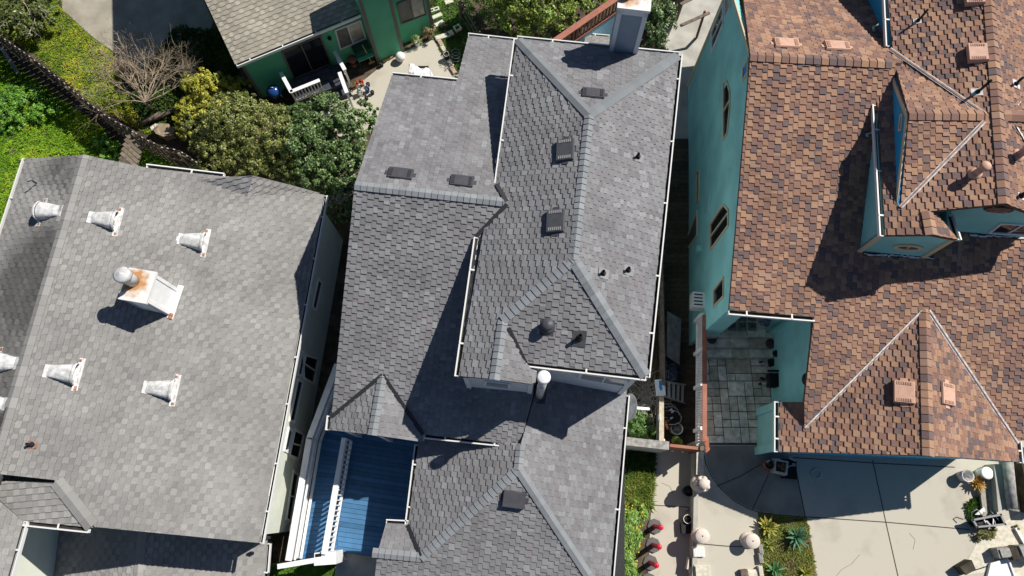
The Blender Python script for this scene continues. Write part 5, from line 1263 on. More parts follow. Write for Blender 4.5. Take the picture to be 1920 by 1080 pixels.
agave('small green agave near the lower edge of the lawn', (1450, 1068), .51, 22, .4, [(.10, .25, .09), (.14, .3, .11)], .4, wid=.05)
agave('yellow green spiky plant at the bottom of the lawn', (1510, 1074), .51, 26, .36, [(.28, .32, .05), (.4, .37, .06)], .3, name='spiky_plant', wid=.035)
agave('small yellow green spiky plant left of the big agave', (1443, 1022), .51, 18, .25, [(.2, .28, .05), (.34, .34, .07)], .2, name='spiky_plant', wid=.03)
agave('orange brown withered plant beside the white buckets', (1826, 905), .52, 40, .42, [(.48, .28, .06), (.55, .34, .08), (.38, .2, .05)], .5, name='withered_plant', wid=.055, curl=.3)
leafy('bush', 'low olive green cushion bush below the black cart', 'bush', (1842, 1000), .5, [(1838, 1000, .58, .28, .25, .2), (1855, 996, .58, .22, .2, .18)], 1500, .035, [(.2, .2, .05), (.28, .25, .07), (.14, .15, .04)], clump=.4)
leafy('weed', 'tiny weed at the base of the pale kerb', 'weed', (1906, 989), .5, [(1906, 989, .55, .12, .12, .1)], 250, .03, [(.2, .2, .06), (.28, .25, .08)])
leafy('seedling', 'leafy yellow green seedling beside the white bucket', 'plant', (1268, 828), -.9, [(1266, 826, .2, .18, .14, .2), (1275, 830, .1, .14, .12, .15)], 160, .085, [(.17, .3, .05), (.26, .36, .07)], clump=.6)

# ================================================================== THINGS STANDING ABOUT
def ring_mb(mb, c, r, w, h, n=24, col=None):
    mb.lathe(c, [(r - w, 0), (r, 0), (r, h), (r - w, h), (r - w, 0)], n, col, ends=False)
# satellite dish
b = P(1196, 768, 1.2); t = thing('satellite_dish', 'pale grey satellite dish on a white arm by the lower roof', 'dish', b)
c = P(1183, 764, 2.0); ax = V((-.75, .05, .35)).normalized(); m = MB(); m.lathe(c, [(0, -.07), (.2, -.05), (.34, 0), (.46, .07), (.47, .07), (.35, -.02), (.2, -.075), (0, -.095)], 26, axis=ax); m.build('dish', 'galv', t)
m = MB(); m.bar(c - ax * .05, P(1217, 767, 1.9), .09, .09); m.build('arm', 'white', t); m = MB(); m.tube([P(1217, 767, 1.95), b], .03, 8); m.build('mast', 'white', t)
# stepladder
b = P(1256, 735, -.95); t = thing('stepladder', 'aluminium stepladder with a white and blue top leaning in the side yard', 'ladder', b)
tl, tr = P(1236, 714, .55), P(1237, 740, .55); bl, br = P(1284, 722, -.93), P(1283, 756, -.93)
for a, q in ((tl, bl), (tr, br)): m = MB(); m.bar(a, q, .05, .09); m.build('rail', 'alu', t)
for k in range(1, 6): m = MB(); m.bar(tl.lerp(bl, k / 5.5), tr.lerp(br, k / 5.5), .12, .03, up=V((.5, 0, 1))); m.build('step', 'alu', t)
m = MB(); mid = (tl + tr) / 2; m.box(mid + V((.02, 0, .02)), .17, .3, .035, .05); tp = m.build('top_cap', 'white', t)
m = MB(); q = mid + V((.05, .06, .062)); m.slab([q + V((x, y, 0)) for x, y in ((-.06, .2), (.12, .2), (.12, .05), (.02, .02), (.05, -.12), (-.03, -.2), (-.08, -.05))], V((0, 0, -.012))); m.build('tool_tray', 'brightblue', tp)
# plywood and bin
b = P(1262, 625, -.95); m = MB(); m.slab([P(1251, 583, .45), P(1277, 598, -.1), P(1274, 684, -.1), P(1250, 668, .45)], V((.02, 0, -.04))); solo('plywood_sheet', m, 'greywood', 'grey plywood sheet leaning against the side yard fence', 'board', b)
b = P(1255, 690, -.95); t = thing('storage_bin', 'dark blue storage bin under the end of the plywood', 'bin', b); c = P(1256, 693, -.3); m = MB(); m.box(V((c.x, c.y, -.62)), .22, .4, .34); m.build('body', 'slategray', t); m = MB(); m.box(V((c.x, c.y, -.26)), .24, .43, .03); m.build('lid', M.setdefault('navy', mat('navy_plastic', (.025, .04, .085), .4)), t)
m = MB(); m.tube([P(1250, 696, -.2), P(1250, 708, -.2), P(1254, 709, -.2), P(1254, 697, -.2), P(1250, 696, -.2)], .012, 6); m.build('handle', 'alu', t)
# stacked chairs
b = P(1265, 780, -.95); t = thing('folded_chairs', 'heap of folded black and metal garden chairs beside the white bucket', 'chairs', b)
for k, (x, y) in enumerate(((1256, 770), (1260, 776), (1264, 783))):
    c = P(x, y, -.5 + k * .09); m = MB(); m.obox(c, V((1, .35, .1)), V((-.35, 1, 0)), V((-.1, 0, 1)), .2, .24, .012); m.build('seat', 'fabric', t)
    for s in (-1, 1): m = MB(); q = c + V((-.08, .26 * s, .02)); m.tube([q + V((-.25, 0, -.05)), q + V((.1, 0, .05)), q + V((.3, -.1 * s, .0)), q + V((.36, -.3 * s, 0))], .014, 6); m.build('frame', 'alu', t)
for x, y in ((1258, 768), (1259, 784), (1261, 772)): m = MB(); m.obox(P(x, y, -.2), V((1, .6, 0)), V((-.6, 1, 0)), V((0, 0, 1)), .055, .035, .02); m.build('strap', 'alu', t)
# buckets
def bucket(label, px, z, r, h, m_='white', open_=True, lid=None, rim='white', fill='soil', cat='bucket', name='bucket', handle=True, n=22, soil=.82, grp=None):
    b = P(*px, z); t = thing(name, label, cat, b, grp); m = MB(); pr = [(r * .8, 0), (r, h), (r * 1.06, h), (r * 1.06, h - .03), (r * 1.0, h - .03)]
    m.lathe(b, [(r * .82, 0), (r, h), (r * .93, h), (r * .8, .03), (0, .03)], n); m.build('body', m_, t)
    m = MB(); ring_mb(m, b + V((0, 0, h - .03)), r * 1.07, r * .12, .035, n); m.build('rim', rim, t)
    if lid: m = MB(); m.lathe(b + V((0, 0, h)), [(r * 1.08, 0), (r * 1.08, .02), (r * .9, .035), (0, .03)], n); m.build('lid', lid, t)
    elif fill: m = MB(); m.lathe(b + V((0, 0, h * soil)), [(0, .01), (r * .9, 0)], n); m.build('filling', fill, t)
    if handle: m = MB(); m.tube([b + V((r * 1.05 * math.cos(a), r * 1.05 * math.sin(a), h - .02 - .12 * abs(math.sin((a - .3) * 1)) * .0 + .02)) for a in [k * math.pi / 8 + .3 for k in range(9)]], .008, 5); m.build('handle', 'darkmetal', t)
    return t
bucket('white round bucket with grey contents in the side yard', (1264, 806), -.95, .22, .5, fill='stone')
bucket('pale grey open bucket standing at the drive edge', (1801, 893), .5, .2, .42, 'galv', fill=None, rim='white')
bucket('white lidded bucket next to the withered plant', (1836, 888), .5, .2, .42, 'white', lid='white')
m = MB(); m.lathe(P(1231, 785, .2), [(.0, .0), (.05, .02), (.3, .16), (.31, .18)], 18, axis=V((1, 0, .4))); solo('basin', m, 'white', 'white basin edge standing behind the timber fence', 'basin', P(1231, 785, -.9))
m = MB(); m.slab([P(1234, 812, .4), P(1237, 828, .3), P(1254, 830, .1), P(1240, 818, .3)], V((0, 0, -.03))); solo('white_board', m, 'white', 'white triangular board scrap by the garden wall', 'board', P(1242, 824, -.9))
m = MB(); m.box(P(1249, 797, -.3), .05, .16, .04, .3); solo('orange_scrap', m, 'terracotta', 'orange brown scrap beside the white bucket', 'scrap', P(1249, 797, -.95))
# rollator walker
b = P(1450, 703, .53); t = thing('walker', 'folded black and silver walker by the teal courtyard wall', 'walker', b)
m = MB(); m.box(P(1456, 714, 1.1), .31, .24, .2, -.08); m.build('bag', 'fabric', t); m = MB(); m.box(P(1467, 713, 1.2), .05, .17, .12, -.08); m.build('pouch', 'fabric', t)
m = MB(); m.bar(P(1439, 695, 1.3), P(1468, 696, 1.3), .07, .06); m.build('backrest', 'fabric', t)
for a, q in (((1431, 679), (1445, 702)), ((1435, 679), (1449, 703)), ((1444, 690), (1447, 702))): m = MB(); m.tube([P(*a, .95), P(*q, 1.15)], .018, 6); m.build('frame_tube', 'alu', t)
m = MB(); m.tube([P(1430, 680, .95), P(1437, 679, .95)], .02, 6); m.build('grip', 'alu', t); m = MB(); m.tube([P(1429, 720, .9), P(1437, 720, .9), P(1439, 714, 1.0)], .026, 6); m.build('grip', 'alu', t)
for x, y, ax in ((1428, 679, (0, 1, .3)), (1430, 710, (.4, 1, 0)), (1427, 720, (0, 1, 0))): m = MB(); m.lathe(P(x, y, .68), [(.1, -.03), (.1, .03), (.04, .035)], 14, axis=V(ax)); m.build('wheel', 'black', t)
m = MB(); m.box(P(1449, 680, .75), .14, .13, .13, .1); m.build('seat_pad', 'fabric', t); m = MB(); m.lathe(P(1455, 663, 1.15), [(.13, 0), (.12, .05), (.0, .07)], 16); m.build('handle_pad', 'fabric', t); m = MB(); m.tube([P(1455, 663, 1.15), P(1449, 671, 1.0), P(1447, 684, .85)], .018, 6); m.build('handle_tube', 'black', t)
for x, y in ((1334, 636), (1444, 645)):
    m = MB(); c = P(x, y, .83); m.lathe(c, [(.17, 0), (.19, .03), (.17, .06), (.13, .07), (0, .05)], 14); solo('step_pot', m, M.setdefault('dullred', mat('dull_red_brown', (.09, .05, .045), .9, noise=.4, nscale=20)), 'low dark red brown round mat pot on the porch step, %s' % ('next to the guard rail' if x < 1400 else 'next to the teal wall'), 'pot', c)
m = MB(); crown(m, [(*at(1436, 602, 1.3), .22, .3, .2)], 160, .12, [(.35, .38, .42), (.25, .28, .33)], asp=.9, clump=.9); solo('plastic_wrap', m, 'leaf', 'crumpled pale grey plastic wrapping at the porch corner', 'wrap', P(1436, 602, .98))
# urns and pedestals
def pedestal(label, px, z, cols, top='disc', h=.55, r=.3):
    b = P(*px, z); t = thing('pedestal', label, 'pedestal', b); m = MB(); m.lathe(b, [(r * 1.15, 0), (r * 1.15, .05), (r * .95, .1), (r * .8, .14), (r * .72, h * .5), (r * .78, h - .12), (r * .95, h - .06)], 24); m.build('column', 'pinkstone', t)
    if top == 'disc':
        m = MB(); m.lathe(b + V((0, 0, h - .06)), [(r * .98, 0), (r * 1.04, .02), (r * 1.04, .08), (r * .98, .1), (0, .1)], 28); d = m.build('top_disc', 'pinkstone', t); m = MB(); m.lathe(b + V((0, 0, h + .038)), [(.025, 0), (.025, .008), (0, .008)], 10); m.build('hole', 'black', d)
    else:
        m = MB(); m.lathe(b + V((0, 0, h - .06)), [(r * .9, 0), (r * 1.05, .03), (r * 1.05, .08), (r * .3, .1)], 24); m.build('plinth', 'pinkstone', t)
        for k in range(7):
            a = k * .9 + .3; m = MB(); q = b + V((math.cos(a) * r * .75, math.sin(a) * r * .75, h + .02)); m.lathe(q, [(.02, -.05), (.09, .02), (.07, .1), (0, .12)], 9); m.build('scroll', 'pinkstone', t)
        m = MB(); m.lathe(b + V((0, 0, h)), [(r * .3, 0), (r * .25, .12), (r * .55, .2), (r * .72, .24), (r * .72, .27), (0, .28)], 24); m.build('bowl', 'pinkstone', t)
    return t
pedestal('pale pink carved birdbath pedestal beside the low retaining wall top end', (1310, 908), .5, None, 'urn', .5, .26)
pedestal('pale pink round pedestal with a holed disc by the retaining wall', (1310, 1004), .5, None, 'disc', .5, .24)
pedestal('pale pink round pedestal with a holed disc at the lawn corner', (1402, 1013), .5, None, 'disc', .52, .24)
bucket('round black plant pot in the shade of the retaining wall', (1286, 921), 0, .18, .4, 'black', rim='slategray', cat='pot', name='plant_pot', handle=False)
bucket('white rimmed plant pot with bare soil in the retaining wall shade', (1285, 973), 0, .145, .36, 'slategray', rim='white', cat='pot', name='plant_pot', handle=False)
c = P(1285, 990, .0); m = MB(); m.box(c + V((0, 0, .12)), .19, .17, .12); m.box(c + V((0, 0, .26)), .2, .18, .02); solo('crate', m, 'black', 'square black crate next to the white rimmed pot', 'crate', c)
m = MB(); m.lathe(P(1288, 955, .02), [(.06, 0), (.07, .06), (.03, .1), (0, .1)], 9); solo('stone', m, 'stone', 'small grey stone by the retaining wall', 'stone', P(1288, 955, 0))
c = P(1286, 1060, 0); m = MB(); m.obox(c + V((0, .1, .3)), V((.25, 1, 0)), V((1, -.25, 0)), V((0, 0, 1)), .2, .025, .12); m.obox(c + V((.08, -.12, .3)), V((.1, 1, 0)), V((1, -.1, 0)), V((0, 0, 1)), .1, .035, .1); solo('clay_shards', m, 'pinkstone', 'broken pink clay shards in the dark corner of the path', 'shards', c)
# red posts on octagonal bases
def red_post(px, label):
    b = P(*px, 0); t = thing('red_post', label, 'post', b, 'red posts on octagonal bases'); m = MB(); m.lathe(b, [(.27, 0), (.27, .05), (.25, .07), (0, .07)], 8, smooth=False); m.build('base', 'slategray', t)
    m = MB(); m.lathe(b + V((.0, .0, .06)), [(.09, 0), (.085, .1), (.08, .98), (.09, 1.0)], 14); p = m.build('pole', 'redplastic', t)
    m = MB(); m.lathe(b + V((0, 0, 1.05)), [(.06, 0), (.09, .02), (.095, .07), (.08, .1), (.05, .12), (0, .12)], 14); m.build('head', 'redplastic', t); m = MB(); m.lathe(b + V((.0, 0, 1.17)), [(.022, 0), (.022, .012), (0, .012)], 8); m.build('bolt', M.setdefault('darkred', mat('dark_red', (.2, .0, .02), .5)), t)
for p, l in (((1227, 987), 'red post on a grey octagonal base, first from the garden wall'), ((1224, 1022), 'red post on a grey octagonal base, second from the garden wall'), ((1219, 1055), 'red post on a grey octagonal base, third from the garden wall'), ((1216, 1089), 'red post on a grey octagonal base, cut by the bottom edge of the photo')): red_post(p, l)
# white blocks at the drive edge
c = P(1309, 1034, .5); t = thing('white_crate', 'white slatted plastic crate beside the retaining wall', 'crate', c); m = MB(); m.box(c + V((0, 0, .06)), .19, .165, .06); m.build('body', 'white', t)
for k in range(7): m = MB(); m.box(c + V((-.15 + k * .05, 0, .125)), .016, .15, .008); m.build('slat', 'creamtrim', t)
c = P(1316, 1075, .5); m = MB(); m.box(c + V((0, 0, .05)), .27, .27, .05); m.box(c + V((0, 0, .13)), .24, .24, .03); solo('block', m, 'paleblock', 'flat pale stone block at the bottom by the retaining wall', 'block', c)
c = P(1393, 1075, .5); m = MB(); m.box(c + V((0, 0, .1)), .12, .14, .1, .1); solo('wood_stump', m, 'fencewood', 'short brown wood stump at the bottom edge left of the lawn', 'stump', c)
c = P(1408, 1082, .5); m = MB(); m.box(c + V((0, 0, .04)), .25, .25, .04); m.box(c + V((.02, 0, .09)), .2, .2, .012); solo('slab', m, 'paleblock', 'square pale concrete slab beside the wood stump', 'slab', c)
for k, (y, l) in enumerate(((1030, 'grey lawn edging stone nearest the pedestal'), (1046, 'grey lawn edging stone in the middle of three'), (1070, 'pale lawn edging stone lowest of three'))):
    c = P(1424, y, .5); m = MB(); m.box(c + V((0, 0, .08)), .075, .16, .08, .05); m.box(c + V((0, 0, .165)), .065, .15, .01, .05); solo('edging_stone', m, 'stone' if k < 2 else 'paleblock', l, 'stone', c, 'lawn edging stones')
# ring on the drive, corner junk
m = MB(); c = P(1531, 888, .51); ring_mb(m, c, .185, .035, .05, 28); solo('hose_ring', m, 'galv', 'grey ring lying on the shaded drive before the garage', 'ring', c)
bucket('round terracotta pot in the corner by the teal garage', (1437, 872), .5, .17, .34, 'terracotta', rim='terracotta', cat='pot', name='plant_pot', handle=False)
c = P(1458, 876, .5); t = thing('planter_box', 'square pale planter with withered leaves in the garage corner', 'planter', c); a = R(-12)
m = MB(); ux, uy = V((math.cos(a), math.sin(a), 0)), V((-math.sin(a), math.cos(a), 0))
for s in (-1, 1): m.obox(c + ux * .21 * s + V((0, 0, .17)), ux, uy, V((0, 0, 1)), .03, .24, .17); m.obox(c + uy * .21 * s + V((0, 0, .17)), ux, uy, V((0, 0, 1)), .18, .03, .17)
m.build('box', 'paleblock', t); m = MB(); m.obox(c + V((0, 0, .22)), ux, uy, V((0, 0, 1)), .18, .18, .02); m.build('filling', 'soil', t); m = MB(); crown(m, [(c.x + .04, c.y, c.z + .3, .12, .12, .1)], 60, .05, [(.4, .18, .06), (.25, .12, .05)]); m.build('leaves', 'leaf', t)
c = P(1467, 886, .5); m = MB(); ring_mb(m, c, .125, .025, .14, 22); m.lathe(c, [(.1, .0), (.1, .1), (0, .1)], 16); solo('bowl', m, 'galv', 'small grey rimmed bowl in front of the square planter', 'bowl', c)
c = P(1484, 872, .5); m = MB(); ring_mb(m, c + V((0, 0, .2)), .06, .022, .05, 14); m.lathe(c, [(.025, 0), (.025, .2)], 8); m.bar(c + V((0, 0, .22)), c + V((-.22, -.08, .22)), .03, .02); solo('faucet', m, 'galv', 'grey standpipe with a round wheel at the garage corner', 'faucet', c)
c = P(1478, 880, .5); m = MB(); m.box(c + V((0, 0, .04)), .27, .33, .04, -.1); m.box(c + V((.02, .04, .1)), .2, .2, .03, .2); solo('black_mat', m, 'fabric', 'black rubbish sack lying in the garage corner', 'sack', c)
for x, y, L, a in ((1449, 862, .13, 0), (1479, 862, .13, -.5), (1434, 866, .07, .7)):
    c = P(x, y, .5); m = MB(); d = V((math.cos(a), math.sin(a), 0)); m.tube([c + V((0, 0, .02)), c + V((0, 0, .32))], .02, 6); m.bar(c - d * L + V((0, 0, .33)), c + d * L + V((0, 0, .33)), .05, .03); solo('garden_stake', m, 'galv', {1449: 'white T shaped stake behind the square planter', 1479: 'curved white stake leaning at the garage corner', 1434: 'short white stake behind the terracotta pot'}[x], 'stake', c)
# overturned black cart
c = P(1846, 985, .5); t = thing('garden_cart', 'black framed garden cart lying over the grass strip', 'cart', c); z = .95; q = [P(1824, 975, z), P(1876, 965, z), P(1884, 983, z), P(1832, 988, z)]
for a, b in zip(q, q[1:] + q[:1]): m = MB(); m.bar(a, b, .06, .06, ext=.03); m.build('rim', M.setdefault('framegray', mat('grey_cart_frame', (.25, .25, .26), .5)), t)
m = MB(); g = [p + V((0, 0, -.32)) for p in q]; cg = sum(g, V()) / 4; g = [cg + (p - cg) * .8 for p in g]
for i in range(4): j = (i + 1) % 4; m.poly([q[i], q[j], g[j], g[i]])
m.poly(g); m.build('tub', 'black', t)
m = MB()
for k in range(6): p = q[1].lerp(q[2], rnd.random()).lerp(q[0].lerp(q[3], rnd.random()), rnd.uniform(.1, .6)); m.obox(p - V((0, 0, .08)), V((rnd.uniform(-1, 1), 1, 0)), V((1, rnd.uniform(-1, 1), 0)).cross(V((0, 0, 1))), V((0, 0, 1)), .09, .02, .015)
m.build('torn_liner', 'white', t); m = MB(); m.tube([P(1822, 970, .9), P(1822, 960, 1.0), P(1832, 955, 1.05), P(1838, 962, .95)], .016, 6); m.build('handle', 'framegray', t)
for x, y in ((1836, 958), (1852, 950)): m = MB(); m.tube([P(x, y, .6), P(x + 10, y + 14, .9)], .018, 6); m.build('leg', 'framegray', t)
c = P(1840, 960, .52); m = MB(); m.slab([P(1828, 965, .7), P(1845, 950, .75), P(1850, 966, .7)], V((0, 0, -.03))); solo('white_sheet', m, 'white', 'white sheet scrap at the back of the black cart', 'sheet', c)
# timber steps and kerbs at the far right
c = P(1856, 925, .5); t = thing('planter_edging', 'weathered grey timber edging planks beside the grass strip', 'edging', c); m = MB()
for k, (x0, x1) in enumerate(((1836, 1848), (1849, 1862))): m.slab([P(x0, 900, .72), P(x1, 899, .72), P(x1 + 8, 968, .72), P(x0 + 8, 968, .72)], V((0, 0, -.22)), (.34 + .05 * k, .31 + .05 * k, .25 + .04 * k))
m.build('planks', 'board', t)
m = MB(); m.slab([P(1864, 870, 1.0), P(1892, 870, 1.0), P(1898, 950, 1.0), P(1872, 960, 1.0)], V((0, 0, -.5))); o = m.build('side_landing', 'concrete2'); fixn(o); o['kind'] = 'structure'
c = P(1893, 960, .5); t = thing('drain_pipe', 'fat grey concrete pipe lying beside the landing', 'pipe', c); m = MB(); m.tube([P(1889, 860, 1.2), P(1898, 955, 1.1)], .17, 14); m.build('pipe', 'stone', t); m = MB(); m.lathe(P(1898, 955, 1.1), [(.2, 0), (.2, .06), (.16, .06)], 14, axis=(P(1898, 955, 1.1) - P(1889, 860, 1.2))); m.build('collar', 'stone', t)
m = MB(); m.box(P(1914, 900, .55), .2, 1.1, .5); solo('side_wall', m, 'darkwood', 'dark timber wall at the right edge beyond the concrete pipe', 'wall', P(1914, 900, .5))
sheet('apron', [(1836, 1008), (1930, 950), (2200, 1000), (2200, 1250), (1860, 1250), (1866, 1070), (1800, 1080)], .506, 'pale_apron' if 'pale_apron' in M else 'paleblock')
c = P(1868, 1035, .5); m = MB(); m.box(c + V((0, 0, .2)), .2, .16, .2, .12); m.box(c + V((.03, 0, .42)), .17, .13, .03, .15); solo('stone_block', m, 'stone', 'rough grey stone block beside the dark block, far right', 'block', c)
c = P(1887, 1036, .5); m = MB(); m.box(c + V((0, 0, .22)), .13, .2, .22, .15); solo('dark_block', m, 'darkwood', 'dark brown wooden block between two stone blocks', 'block', c)
c = P(1908, 1036, .5); m = MB(); m.slab([c + V((x, y, .5)) for x, y in ((-.25, .25), (.4, .28), (.4, -.25), (-.12, -.25))], V((0, 0, -.5))); m.box(c + V((.1, 0, .52)), .12, .1, .02, .8); solo('trough', m, 'stone', 'grey square stone trough at the right edge', 'trough', c)
c = P(1885, 1068, .5); m = MB(); m.slab([P(1858, 1056, .62), P(1890, 1046, .62), P(1910, 1100, .62), P(1848, 1100, .62)], V((0, 0, -.12))); m.bar(P(1890, 1046, .66), P(1908, 1096, .66), .05, .04); solo('white_sheet', m, 'white', 'white sheet lying on the pale concrete at the bottom right', 'sheet', c)
m = MB(); m.bar(P(1904, 990, .56), P(1922, 1022, .56), .08, .08); m.bar(P(1904, 990, .61), P(1922, 1022, .61), .04, .02); solo('kerb', m, 'white', 'thin white kerb strip at the right edge', 'kerb', P(1906, 995, .5))
m = MB(); m.slab([P(1800, 1063, .9), P(1822, 1050, .9), P(1830, 1068, .9), P(1812, 1078, .9)], V((0, 0, -.4))); solo('planter', m, 'darkwood', 'dark low planter at the bottom of the drive', 'planter', P(1815, 1066, .5))

# ---------------------------------------------- yard of the green house
PZ = -.985
A_, B_, C_, D_, E_ = P(527, 137, .35), P(546, 172, .35), P(598, 151, .35), P(650, 173, .35), P(628, 98, .35)
t = thing('porch', 'small dark porch landing with white topped railings at the sliding door', 'porch', V((B_.x, B_.y, -1)))
m = MB(); lz = -.45; m.slab([V((p.x, p.y, lz)) for p in (A_, B_, C_, P(642, 136, .35), E_)], V((0, 0, -.55))); m.build('landing', M.setdefault('navyboard', mat('dark_porch_boards', (.05, .055, .075), .8, noise=.3)), t)
m = MB(); q0, q1 = V((C_.x, C_.y, lz - .25)), V((P(642, 136, .35).x, P(642, 136, .35).y, lz - .25)); m.slab([q0, q1, q1 - GN_ * .35, q0 - GN_ * .35], V((0, 0, -.3))); m.build('step', 'navyboard', t)
for a, b, bal in ((A_, B_, 5), (B_, C_, 9), (E_, P(646, 130, .35), 5), (P(637, 137, .35), D_, 6)):
    m = MB(); m.bar(a, b, .16, .05, ext=.04); rl = m.build('railing', 'white', t); m = MB(); m.bar(a - V((0, 0, .72)), b - V((0, 0, .72)), .06, .08); m.build('base_rail', 'creamtrim', rl)
    for k in range(bal + 1): p = a.lerp(b, k / bal); m = MB(); m.bar(p, p - V((0, 0, .78 if 0 < k < bal else 1.3)), .05 if 0 < k < bal else .09, .05, up=(b - a).normalized()); m.build('baluster', 'creamtrim', rl)
c = P(524, 190, -.98); t = thing('barbecue', 'round dark blue kettle barbecue beside the porch', 'barbecue', c); cc = c + V((0, 0, .75))
m = MB(); m.lathe(cc, [(.31, 0), (.3, .1), (.24, .2), (.13, .27), (0, .29)], 24); m.build('lid', 'blueplastic', t); m = MB(); m.lathe(cc, [(.31, 0), (.28, -.12), (.18, -.22), (0, -.26)], 24); m.build('bowl', 'blueplastic', t)
for k in range(3): a = k * 2.1; m = MB(); m.tube([cc + V((.2 * math.cos(a), .2 * math.sin(a), -.2)), c + V((.3 * math.cos(a), .3 * math.sin(a), 0))], .018, 6); m.build('leg', 'darkmetal', t)
m = MB(); m.tube([cc + V((-.07, 0, .27)), cc + V((-.06, 0, .33)), cc + V((.06, 0, .33)), cc + V((.07, 0, .27))], .015, 6); m.build('handle', 'alu', t)
c = P(686, 115, PZ); t = thing('grill_cart', 'dark green box barbecue cart against the green wall', 'barbecue', c); q = c + V((0, 0, .85)); m = MB(); m.box(q, .38, .26, .12, GANG); m.box(q + V((0, 0, .14)), .36, .22, .04, GANG); m.build('hood', 'greenplastic', t)
m = MB(); m.box(q - GN_ * .36 - V((0, 0, .1)), .38, .1, .015, GANG); m.build('shelf', 'green', t)
for sx in (-1, 1):
    for sy in (-1, 1): m = MB(); p = c + GE_ * (.32 * sx) + GN_ * (.2 * sy); m.bar(p, p + V((0, 0, .75)), .04, .04); m.build('leg', 'greenplastic', t)
m = MB(); m.tube([P(679, 84, .5), P(697, 117, -.9)], .02, 6); m.bar(P(697, 117, -.9) - GE_ * .15, P(697, 117, -.9) + GE_ * .15, .06, .08); solo('broom', m, 'yellow', 'broom leaning beside the dark green barbecue cart', 'broom', P(697, 117, PZ))
c = P(664, 122, PZ); m = MB(); m.lathe(c + V((0, 0, .4)), [(.2, 0), (.22, .04), (.1, .08)], 16); m.tube([c, c + V((0, 0, .42))], .03, 6); m.lathe(c, [(.16, 0), (.14, .03), (0, .04)], 12); solo('stool', m, 'redwood', 'small round brown stool left of the barbecue cart', 'stool', c)
# white cloth draped over a lounger
c = P(790, 142, PZ); t = thing('draped_lounger', 'garden lounger covered by a crumpled white cloth', 'lounger', c); m = MB(); nx, ny = 16, 12; grid = {}
pa, pb_, pc, pd = P(766, 117, -.45), P(806, 124, -.45), P(820, 170, -.5), P(766, 172, -.5)
for i in range(nx + 1):
    for j in range(ny + 1):
        u, v = i / nx, j / ny; p = pa.lerp(pb_, u).lerp(pd.lerp(pc, u), v); e = min(u, 1 - u, v, 1 - v); cut = (u > .42 and u < .72 and v < .16)
        zz = -.45 + .12 * mn.noise(V((u * 5, v * 5, 1))) - (.3 if e < .04 else 0) - (.14 if cut else 0) + (.2 if u < .3 and v < .45 else 0); grid[i, j] = V((p.x + .05 * mn.noise(V((u * 6, v * 6, 4))), p.y + .08 * mn.noise(V((u * 6, v * 6, 8))), zz))
for i in range(nx):
    for j in range(ny): m.poly([grid[i, j], grid[i + 1, j], grid[i + 1, j + 1], grid[i, j + 1]], smooth=True)
m.build('cloth', 'cloth', t); m = MB(); m.box(V((c.x, c.y, -.72)), .35, .3, .05); m.build('seat', 'fabric', t); 
for sx in (-1, 1):
    for sy in (-1, 1): m = MB(); m.bar(V((c.x + .3 * sx, c.y + .25 * sy, -.98)), V((c.x + .3 * sx, c.y + .25 * sy, -.7)), .04, .04); m.build('leg', 'darkmetal', t)
c = P(752, 113, PZ); m = MB(); m.lathe(c + V((0, 0, .25)), [(.0, -.22), (.15, -.18), (.22, -.02), (.2, .12), (.1, .2), (0, .22)], 18, axis=V((.3, -.2, 1))); m.lathe(c, [(.12, 0), (.1, .06)], 12); solo('white_globe', m, 'white', 'white round globe on the slab at the bump-out corner', 'globe', c)
c = P(727, 112, PZ); m = MB(); m.box(c + V((0, 0, .05)), .25, .05, .05, GANG); m.box(c + GE_ * .2 + V((0, 0, .12)), .08, .05, .03, GANG + .3); solo('yellow_plank', m, 'yellow', 'short yellow plank lying under the green bump-out', 'plank', c)
bucket('small black pot at the foot of the green bump-out', (716, 124), PZ, .09, .2, 'black', rim='black', cat='pot', name='plant_pot', handle=False)
def potted(label, px, r, h, m_, pal, n=120, cr=.2, size=.05, z=PZ, rim=None):
    b = P(*px, z); t = thing('potted_plant', label, 'plant', b, 'potted plants on the slab'); m = MB(); m.lathe(b, [(r * .75, 0), (r, h), (r * .88, h), (r * .8, h - .05), (0, h - .06)], 16); m.build('pot', m_, t)
    if n: m = MB(); crown(m, [(b.x, b.y, b.z + h + cr * .6, cr, cr, cr * .8)], n, size, pal, clump=.6); m.build('foliage', 'leaf', t)
potted('potted yellow green succulent under the right green wall', (783, 84), .14, .25, 'white', [(.2, .3, .08), (.3, .34, .1)], 260, .2)
potted('potted reddish spiky shrub at the corner of the right green wall', (806, 72), .15, .25, 'black', [(.35, .2, .1), (.3, .26, .12), (.22, .2, .08)], 320, .26)
potted('terracotta pot with red flowers by the porch rail', (669, 163), .1, .2, 'terracotta', [(.5, .04, .03), (.12, .2, .06)], 70, .12)
potted('pot with red flowers behind the dark glazed pot', (680, 160), .09, .2, 'terracotta', [(.55, .03, .03), (.4, .05, .05)], 60, .1)
potted('white pot with pale plant nearest the glossy shrub', (676, 177), .13, .22, 'white', [(.3, .38, .3), (.2, .28, .2)], 90, .13)
potted('blue glazed pot with grey leaves in the pot cluster', (690, 172), .11, .22, 'blueplastic', [(.2, .24, .3), (.12, .16, .24)], 60, .11)
for x, y, l in ((691, 161, 'small black pot topmost in the pot cluster'), (699, 176, 'small black pot at the right of the pot cluster'), (688, 186, 'small black pot lowest in the pot cluster')): bucket(l, (x, y), PZ, .085, .17, 'black', rim='black', cat='pot', name='plant_pot', handle=False)
bucket('white rimmed empty pot on the brick edging of the slab', (838, 110), -.98, .12, .35, 'black', rim='white', cat='pot', name='plant_pot', handle=False)
m = MB(); c = P(855, 108, -.95)
